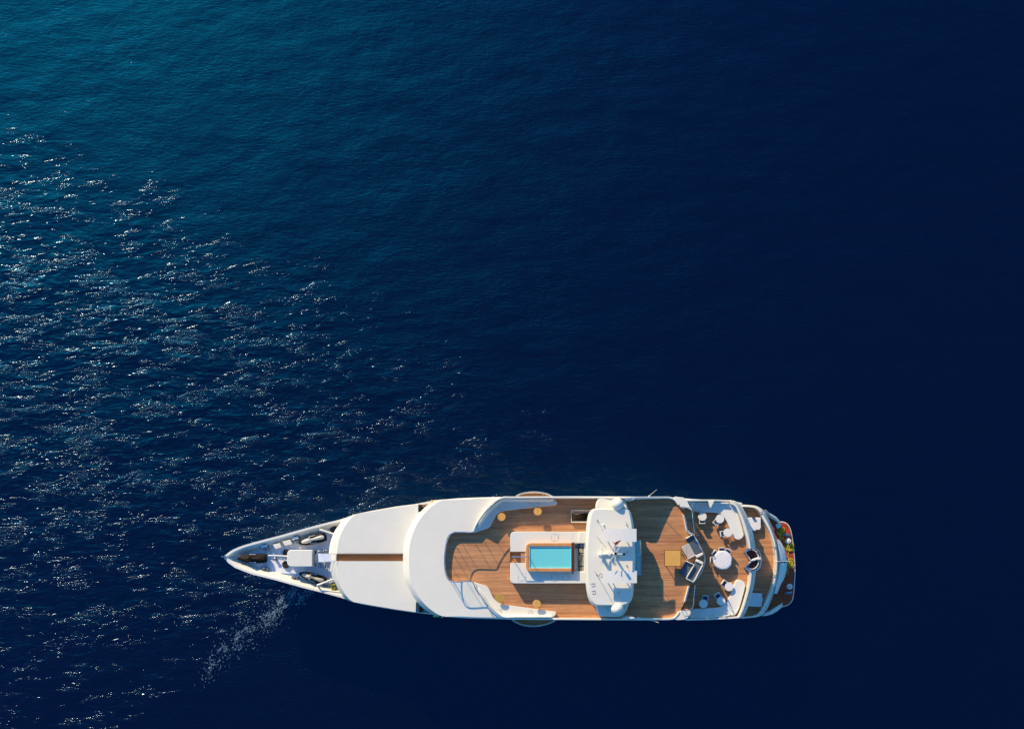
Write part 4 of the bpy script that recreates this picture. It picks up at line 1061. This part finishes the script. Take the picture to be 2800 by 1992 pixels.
# ------------------------------------------------------------------ loose things on the decks
def copy_tree(o, parent=None):
    c = o.copy(); col.objects.link(c)
    if parent: c.parent = parent
    for ch in [x for x in list(bpy.data.objects) if x.parent == o and x is not c]: copy_tree(ch, c)
    return c
def place(proto, first, loc, rz, label, sc_=None):
    o = proto if first else copy_tree(proto)
    o.location = loc; o.rotation_euler = (0, 0, rz)
    if sc_: o.scale = sc_
    o['label'] = label
    return o

# honey-coloured oval tables on the sun deck
def oval_table(top_mat):
    t = empty('oval_table')
    tag(t, 'x', 'table', 'yellow varnished oval tables on the sun deck')
    MB().prism([Vector((0.43 * math.cos(a * math.pi / 18), 0.35 * math.sin(a * math.pi / 18), 0)) for a in range(36)], 0.90, 0.94).build('tabletop', M[top_mat], t, bevel=0.012, local=True)
    MB().box((0, 0, 0.943), (0.006, 0.68, 0.004)).build('seam', M['goldedge'], t, local=True)
    MB().lathe((0, 0, 0), [(0.20, 0), (0.18, .03), (.035, .06), (.035, .88), (.12, .90)], 16).build('pedestal', M['steel'], t, local=True)
    return t
ot, ot2 = oval_table('gold'), oval_table('gold2')
a = metres
place(ot, True, P('2', 1190, 341, SUN), R(38), 'yellow oval table in the curve of the port bench, nearest the wheelhouse on that side', (.92, 1.06, 1))
place(ot, False, P('2', 1590, 281, SUN), R(0), 'bright yellow oval table at the straight port bench, above the pool')
place(ot2, True, P('2', 1168, 1237, SUN), R(-20), 'dull olive yellow oval table in the curve of the starboard bench')
place(ot, False, P('2', 1578, 1298, SUN), R(-6), 'yellow oval table by the straight starboard bench, below the pool in deck shadow')

# square bar table
st_ = empty('square_table', P('3', 1163, 812, SUN))
tag(st_, 'large square honey yellow table with dark brown edge on the aft sun deck', 'table')
tq = rect('3', 1070, 718, 1259, 906, SUN + 1.1)
MB().prism(tq, SUN + 1.04, SUN + 1.10).build('table_frame', M['goldedge'], st_, bevel=0.01)
MB().prism(rect('3', 1076, 724, 1253, 900, SUN + 1.1), SUN + 1.10, SUN + 1.108).build('tabletop', M['gold'], st_)
for q in tq:
    c = q.lerp(P('3', 1163, 812, 0), 0.12); MB().cyl((c.x, c.y, SUN), (c.x, c.y, SUN + 1.05), .04, 8).build('leg', M['goldedge'], st_)

# sofas with thin shell walls by the aft rail of the sun deck
def sofa(f, quad, walls, seat_mat, label, hz=0.72, seam=None, ends=()):
    z = SUN + 0.45
    c = sum(PP(f, quad, z), Vector((0, 0, 0))) / 4
    s_ = empty('shell_sofa', (c.x, c.y, SUN))
    tag(s_, label, 'sofa', 'shell sofas by the aft rail')
    q = PP(f, quad, z)
    MB().prism([p.lerp(c, .03) for p in q], SUN + .05, SUN + .30).build('base', M['slate'], s_, bevel=.02)
    cu = MB().prism([p.lerp(c, .06) for p in q], SUN + .30, SUN + .45).build('seat_cushion', M[seat_mat], s_, bevel=.04)
    for i, j in walls:
        MB().wall([q[i], q[j]], .07, SUN + .03, SUN + hz).build('side_wall', M['cushion'], s_, bevel=.015)
    if seam:
        MB().tube([Vector((p.x, p.y, SUN + .452)) for p in PP(f, seam, z)], .012, 4).build('seam', M['slate'], s_)
    for e in ends:
        MB().prism(PP(f, e, SUN + .6), SUN + .05, SUN + .6).build('armrest', M['cushion'], s_, bevel=.04)
    return s_
sofa('f', [(612, 1072), (772, 972), (985, 1362), (830, 1440)], [(0, 1), (1, 2)], 'slate', 'long dark blue-grey sofa along the rail below the port stair', 0.7, None, [[(830, 1443), (985, 1372), (1000, 1425), (862, 1500)]])
sofa('f', [(495, 1252), (680, 1158), (832, 1430), (652, 1522)], [(2, 3)], 'beige', 'pale beige sofa between the square table and the dark port sofa', 0.5, [(622, 1192), (638, 1500)])
sofa('g', [(606, 104), (792, 188), (622, 472), (464, 380)], [(0, 1), (1, 2)], 'slate', 'short dark sofa nearest the square table on the starboard side', 0.72)
sofa('g', [(832, 118), (980, 190), (775, 572), (615, 488)], [(1, 2), (2, 3)], 'slate', 'long dark sofa with white rims curving along the starboard end of the aft rail', 0.72, None, [[(852, 58), (1010, 135), (985, 185), (832, 112)]])

# round cafe tables and chairs on the upper deck
def cafe_table():
    t = empty('cafe_table')
    tag(t, 'x', 'table', 'small round white tables on the upper aft deck')
    MB().lathe((0, 0, 0), [(.02, .70), (.42, .70), (.43, .72), (.42, .745), (.02, .745)], 32).build('tabletop', M['cushion'], t, local=True)
    MB().lathe((0, 0, 0), [(.24, 0), (.22, .03), (.04, .06), (.04, .70)], 16).build('pedestal', M['steel'], t, local=True)
    return t
def deck_chair():
    t = empty('deck_chair')
    tag(t, 'x', 'chair', 'navy seated white chairs on the upper aft deck')
    MB().box((0, 0, .44), (.50, .50, .07)).build('seat', M['navy'], t, bevel=.02, local=True)
    MB().box((-.02, -.27, .66), (.54, .07, .40)).build('backrest', M['cushion'], t, bevel=.02, local=True)
    for sx in (-.27, .27):
        MB().box((sx, -.02, .60), (.055, .48, .035)).box((sx, .19, .50), (.04, .04, .2)).build('armrest', M['cushion'], t, bevel=.01, local=True)
        for sy in (-.24, .22): MB().cyl((sx * .9, sy, 0), (sx * .9, sy, .42), .02, 6).build('leg', M['cushion'], t, local=True)
    return t
ct, dc = cafe_table(), deck_chair()
tabs = [((405, 341), 'round white table closest to the port stair, beside the long white seat', (405, 390), 0, 'white armed chair on the bow-most table of the port trio'),
        ((603, 368), 'middle round table of the port trio, at the bend of the white seat', (568, 404), -38, 'white armed chair tucked diagonally under the middle table of the port trio'),
        ((692, 524), 'round white table of the port trio, nearest the big covered table', (642, 536), -80, 'white armed chair left of the sunny table nearest the stern end of the port seat'),
        ((708, 1135), 'half sunlit round white table next to the tip of the starboard seat', (660, 1100), -128, 'navy chair with a sunlit white back, near the tip of the starboard seat'),
        ((617, 1297), 'shaded round table in the middle of the starboard trio', (583, 1240), -148, 'shaded navy chair at the middle table of the starboard trio'),
        ((417, 1328), 'shaded round table beside the starboard stair', (440, 1268), 172, 'shaded navy chair at the table beside the starboard stair')]
for k, (tp, tl, cp, rot, cl) in enumerate(tabs):
    t_ = place(ct, k == 0, P('4', tp[0], tp[1], UP), 0, tl)
    q = P('4', cp[0], cp[1], UP)
    place(dc, k == 0, q, R(rot), cl)
# dining table under a cloth, with chairs
dt = empty('dining_table', P('4', 634, 832, UP))
tag(dt, 'big round dining table under a creased white cloth on the upper aft deck', 'table')
prof = []
cx_, cy_ = P('4', 634, 832, UP).x, P('4', 634, 832, UP).y
rings_ = []
NSEG = 96
for r_, z_ in ((.02, .770), (.5, .768), (.78, .765), (.885, .758), (.915, .72), (.93, .60), (.95, .45)):
    ring = []
    for k in range(NSEG):
        a_ = 2 * math.pi * k / NSEG
        w_ = 1 + (.012 * math.sin(a_ * 7) + .012 * math.sin(a_ * 23 + 1)) * (1 if r_ > .91 else 0)
        wr = 0
        if r_ > .91 and -1.25 < ((a_ + math.pi) % (2 * math.pi)) - math.pi < -0.35: w_ *= 1.07
        x_, y_ = r_ * w_ * math.cos(a_), r_ * w_ * math.sin(a_)
        ring.append(Vector((cx_ + x_, cy_ + y_, UP + z_)))
    rings_.append(ring)
MB().rings(rings_[::-1], False, True).build('tablecloth', M['cloth'], dt, smooth=80)
mb = MB()
for k in range(7):
    v = 790 + 18 * k
    mb.tube(smooth_path([Vector((p.x, p.y, UP + .768)) for p in PP('4', [(600 + 6 * k, v), (650 + 4 * k, v + 6), (700, v + 2 + k), (728 - k * 3, v + 8)], UP + .77)], 4), .012, 5)
mb.build_each('fold', M['cloth'], dt)
MB().lathe((cx_, cy_, UP), [(.4, 0), (.38, .05), (.08, .1), (.08, .74)], 20).build('pedestal', M['steel'], dt)
for u, v, rot, cl in ((627, 738, -176, 'white chair drawn in at the port edge of the cloth covered table'), (690, 748, 152, 'navy backed chair at the port stern edge of the cloth covered table, right of another'), (524, 830, -85, 'chair at the forward edge of the cloth covered table, facing the stern'), (556, 762, -132, 'chair tucked under the forward port edge of the cloth covered table')):
    q = P('4', u, v, UP); c0 = Vector((cx_, cy_, UP))
    q = c0 + (q - c0).normalized() * .93
    d_ = c0 - q
    place(dc, False, (q.x, q.y, UP), math.atan2(d_.y, d_.x) - math.pi / 2, cl)
# heater / standing lamps whose long shadows fall across the deck
# covered sun pads on the main deck
for pts, lb, tab_ in (([(925, 352), (1010, 348), (1060, 349), (1084, 352), (1086, 470), (1078, 474), (1078, 488), (1030, 490), (1026, 500), (960, 500)], 'sunlit square white sunbed cover on the port side of the main deck', (1003, 352)), ([(950, 1206), (1010, 1207), (1090, 1212), (1098, 1220), (1098, 1260), (1106, 1262), (1105, 1308), (1098, 1310), (1096, 1358), (1080, 1365), (940, 1360)], 'shaded square white sunbed cover on the starboard side of the main deck', None)):
    z = MAIN + .55
    pp_ = PP('4', pts, z)
    c = sum(pp_, Vector((0, 0, 0))) / len(pp_)
    t_ = empty('sunbed', (c.x, c.y, MAIN)); tag(t_, lb, 'sunbed', 'covered sunbeds on the main deck')
    MB().prism([p.lerp(c, .08) for p in pp_], MAIN, MAIN + .3).build('base', M['cushion'], t_, bevel=.03)
    MB().prism(pp_, MAIN + .22, z).build('cover', M['cloth'], t_, bevel=.06)
    if tab_: MB().box(P('4', tab_[0], tab_[1], z + .12), (.28, .12, .22)).build('headrest', M['navy'], t_, bevel=.02)

# jet skis on the foredeck
def jetski(name, f, ctr, nose, L, W, hull_m, cov_m, z0, label, deck_col):
    c = P(f, ctr[0], ctr[1], z0); n_ = P(f, nose[0], nose[1], z0)
    ang = math.atan2((n_ - c).y, (n_ - c).x)
    t = empty(name, c, ang)
    tag(t, label, 'jet ski', 'jet skis carried on the foredeck')
    # x forward to the nose
    def ring(x, w, z, k=20, zb=None, p=2.6):
        out = []
        for i in range(k):
            a_ = 2 * math.pi * i / k
            ca, sa = math.cos(a_), math.sin(a_)
            out.append(Vector((x, w * math.copysign(abs(ca) ** (2 / p), ca), z * 1.0 + (0.25 if sa > 0 else .22) * math.copysign(abs(sa) ** (2 / p), sa))))
        return out
    st = [(-.50, .62), (-.47, .86), (-.40, .98), (-.15, 1.0), (.10, .98), (.28, .80), (.40, .55), (.47, .32), (.50, .12)]
    MB().rings([ring(x * L, w * W / 2, .32 + (.05 if x > .3 else 0)) for x, w in st]).build('fender_body', M[hull_m], t, smooth=60, local=True)
    # cloth cover: bow hood, cockpit hump, narrow waist, saddle
    prof = [(-.46, .30, .50), (-.42, .62, .60), (-.30, .66, .78), (-.18, .56, .82), (-.05, .42, .76), (.02, .40, .86), (.08, .62, 1.08), (.15, .74, 1.02), (.22, .70, .84), (.32, .56, .70), (.42, .34, .58), (.48, .14, .48)]
    rr = []
    rnd = random.Random(int(abs(c.x * 10)))
    for x, w, z in prof:
        r_ = []
        for i in range(24):
            a_ = math.pi * i / 23
            ww = w * .70 * W / 2 * (1 + rnd.uniform(-.05, .05))
            r_.append(Vector((x * L + rnd.uniform(-.015, .015), ww * math.cos(a_), .42 + (z - .42) * math.sin(a_) ** .7 + rnd.uniform(-.015, .015))))
        rr.append(r_)
    MB().rings(rr).build('cover', M[cov_m], t, smooth=45, local=True)
    for s_ in (-1, 1):
        MB().box((-.02 * L, s_ * W * .40, .575), (.22 * L, .07, .012)).build('lettering', M['mark'], t, local=True)
    MB().box((.06 * L, 0, .98), (.08, .6, .08)).build('handlebar', M[cov_m], t, bevel=.03, local=True)
    return t
jetski('covered_jet_ski', 'a', (835, 868), (420, 868), 2.95, .98, 'black', 'blackfab', BOW + .15, 'black covered jet ski lying nearest the bow tip', 0)
jetski('covered_jet_ski', 'b', (700, 365), (400, 440), 2.85, .92, 'black', 'cover', BOW + .15, 'black jet ski with grey-white cover on the port side of the foredeck', 0)
jetski('covered_jet_ski', 'b', (702, 1198), (400, 1105), 2.8, .92, 'black', 'khaki', BOW + .15, 'black jet ski with cream cover on the starboard side of the foredeck', 0)
# net bag of fenders by the starboard step
nb_ = P('b', 1150, 1420, BOW + .4)
mb = MB(); rnd = random.Random(3)
for k in range(26): mb.sphere((nb_.x + rnd.uniform(-.24, .24), nb_.y + rnd.uniform(-.3, .3), BOW + .3 + rnd.uniform(-.1, .18)), rnd.uniform(.07, .13), seg=8, lat=6)
mb.box((nb_.x, nb_.y, BOW + .15), (.5, .55, .3))
o = mb.build('rope_basket', M['moss']); tag(o, 'basket heaped with olive green rope below the starboard davit', 'basket')

# things on the swim platform
def bollard(f, u, v, label, first=None):
    c = P(f, u, v, SWIM + .4)
    t = empty('capstan', (c.x, c.y, SWIM)); tag(t, label, 'capstan', 'white capstans on the swim platform')
    MB().lathe((0, 0, 0), [(.30, 0), (.30, .08), (.19, .14), (.17, .35), (.22, .46), (.20, .52), (.05, .54)], 24).build('drum', M['cushion'], t, local=True, smooth=50)
    MB().lathe((0, 0, 0), [(.06, .5), (.05, .60), (.02, .62)], 12).build('cap', M['steel'], t, local=True)
    return t
bollard('j', 988, 1000, 'white capstan on the platform just above the second rope coil')
bollard('k', 912, 748, 'white capstan on the bare starboard half of the platform')
for f, q, rot, lb in (('j', (930, 832), -10, 'grey mooring cleat box beside the first rope coil'), ('k', (865, 900), 6, 'grey mooring cleat box below the lone capstan')):
    c = P(f, q[0], q[1], SWIM + .2)
    t = empty('mooring_cleat', (c.x, c.y, SWIM + .01), R(rot)); tag(t, lb, 'cleat', 'mooring cleats on the platform')
    MB().box((0, 0, .09), (.80, .30, .16)).build('base', M['vent'], t, bevel=.03, local=True)
    MB().box((.12, .03, .22), (.42, .07, .05)).cyl((0, .03, .1), (0, .03, .22), .03, 8).cyl((.22, .03, .1), (.22, .03, .22), .03, 8).build('horn', M['chrome'], t, bevel=.01, local=True)
c = P('j', 650, 590, SWIM + .6)
t = empty('folding_seat', (c.x, c.y, SWIM + .6), R(28)); tag(t, 'small white folding seat with a navy pad by the port quarter wing', 'seat')
MB().box((.08, 0, .22), (.45, .5, .06)).build('seat', M['cushion'], t, bevel=.02, local=True)
MB().box((-.2, .1, .30), (.10, .5, .3)).build('backrest', M['navy'], t, bevel=.02, local=True)
MB().box((-.1, -.28, .25), (.3, .05, .05)).build('armrest', M['mahog'], t, local=True)
for sx in (-.1, .25):
    for sy in (-.2, .2): MB().cyl((sx, sy, 0), (sx, sy, .22), .02, 6).build('leg', M['steel'], t, local=True)

def rope(name, centres, tails, label, seed):
    rnd = random.Random(seed)
    mb = MB()
    for (f, u, v, rad, loops, tall) in centres:
        c = P(f, u, v, SWIM + .1)
        for k in range(loops):
            ox, oy = rnd.uniform(-.12, .12), rnd.uniform(-.16, .16)
            rx, ry = rad * rnd.uniform(.45, 1.0), rad * rnd.uniform(.35, 1.0)
            ph = rnd.uniform(0, 3.1)
            z = SWIM + .05 + tall * k / loops
            pts = []
            for i in range(9):
                a_ = 2 * math.pi * i / 9
                x_, y_ = rx * math.cos(a_), ry * math.sin(a_)
                pts.append(Vector((c.x + ox + x_ * math.cos(ph) - y_ * math.sin(ph) + rnd.uniform(-.03, .03), c.y + oy + x_ * math.sin(ph) + y_ * math.cos(ph) + rnd.uniform(-.03, .03), z + rnd.uniform(-.01, .05))))
            mb.tube(smooth_path(pts, 3, True), .022, 6, closed=True)
    for f, pts in tails:
        mb.tube(smooth_path([Vector((p.x, p.y, SWIM + .045)) for p in PP(f, pts, SWIM)], 5), .026, 6)
    o = mb.build(name, M['rope'], smooth=70)
    tag(o, label, 'rope', 'yellow mooring ropes heaped on the platform')
    return o
rope('mooring_rope', [('j', 745, 745, .42, 10, .08), ('j', 770, 900, .24, 3, .04)], [('j', [(800, 880), (850, 980), (930, 1080), (990, 1120)])], 'shaded yellow rope coil nearest the port quarter, by the folding seat', 1)
rope('mooring_rope', [('j', 1015, 1190, .42, 11, .10), ('j', 930, 1170, .26, 3, .04)], [('j', [(960, 1260), (975, 1330), (960, 1420), (975, 1470)])], 'bright yellow rope coil right below the white capstan, middle of the three', 2)
rope('mooring_rope', [('k', 900, 120, .36, 6, .05), ('k', 910, 210, .32, 4, .04)], [('k', [(915, 250), (870, 290), (840, 330), (850, 390), (865, 450)]), ('k', [(850, 340), (820, 430)])], 'loosely laid yellow rope trailing below the stern flag', 4)
# ensign on its staff
ef = empty('stern_flag', P('4', 1232, 852, MAIN + .9)); tag(ef, 'navy and white flag hanging on a slanting staff over the transom', 'flag')
MB().cyl(P('4', 1232, 852, MAIN + .7), P('4', 1410, 846, MAIN + 1.9), .035, 8, .02).build('staff', M['white'], ef)
rr = []
p0, p1 = P('4', 1284, 850, MAIN + 1.2), P('4', 1384, 848, MAIN + 1.75)
for i in range(22):
    t_ = i / 21; p = p0.lerp(p1, t_)
    w_ = .05 * math.sin(t_ * 22)
    a0, a1, a2 = p, p + Vector((.02, -.14 + w_, -.5)), p + Vector((.05, -.10 - w_ * 1.6, -1.0))
    rr.append([a0, a1, a2, a2 + Vector((0, .012, 0)), a1 + Vector((0, .012, 0)), a0 + Vector((0, .012, 0))])
MB().rings(rr).build('cloth', M['ensign'], ef, smooth=60)
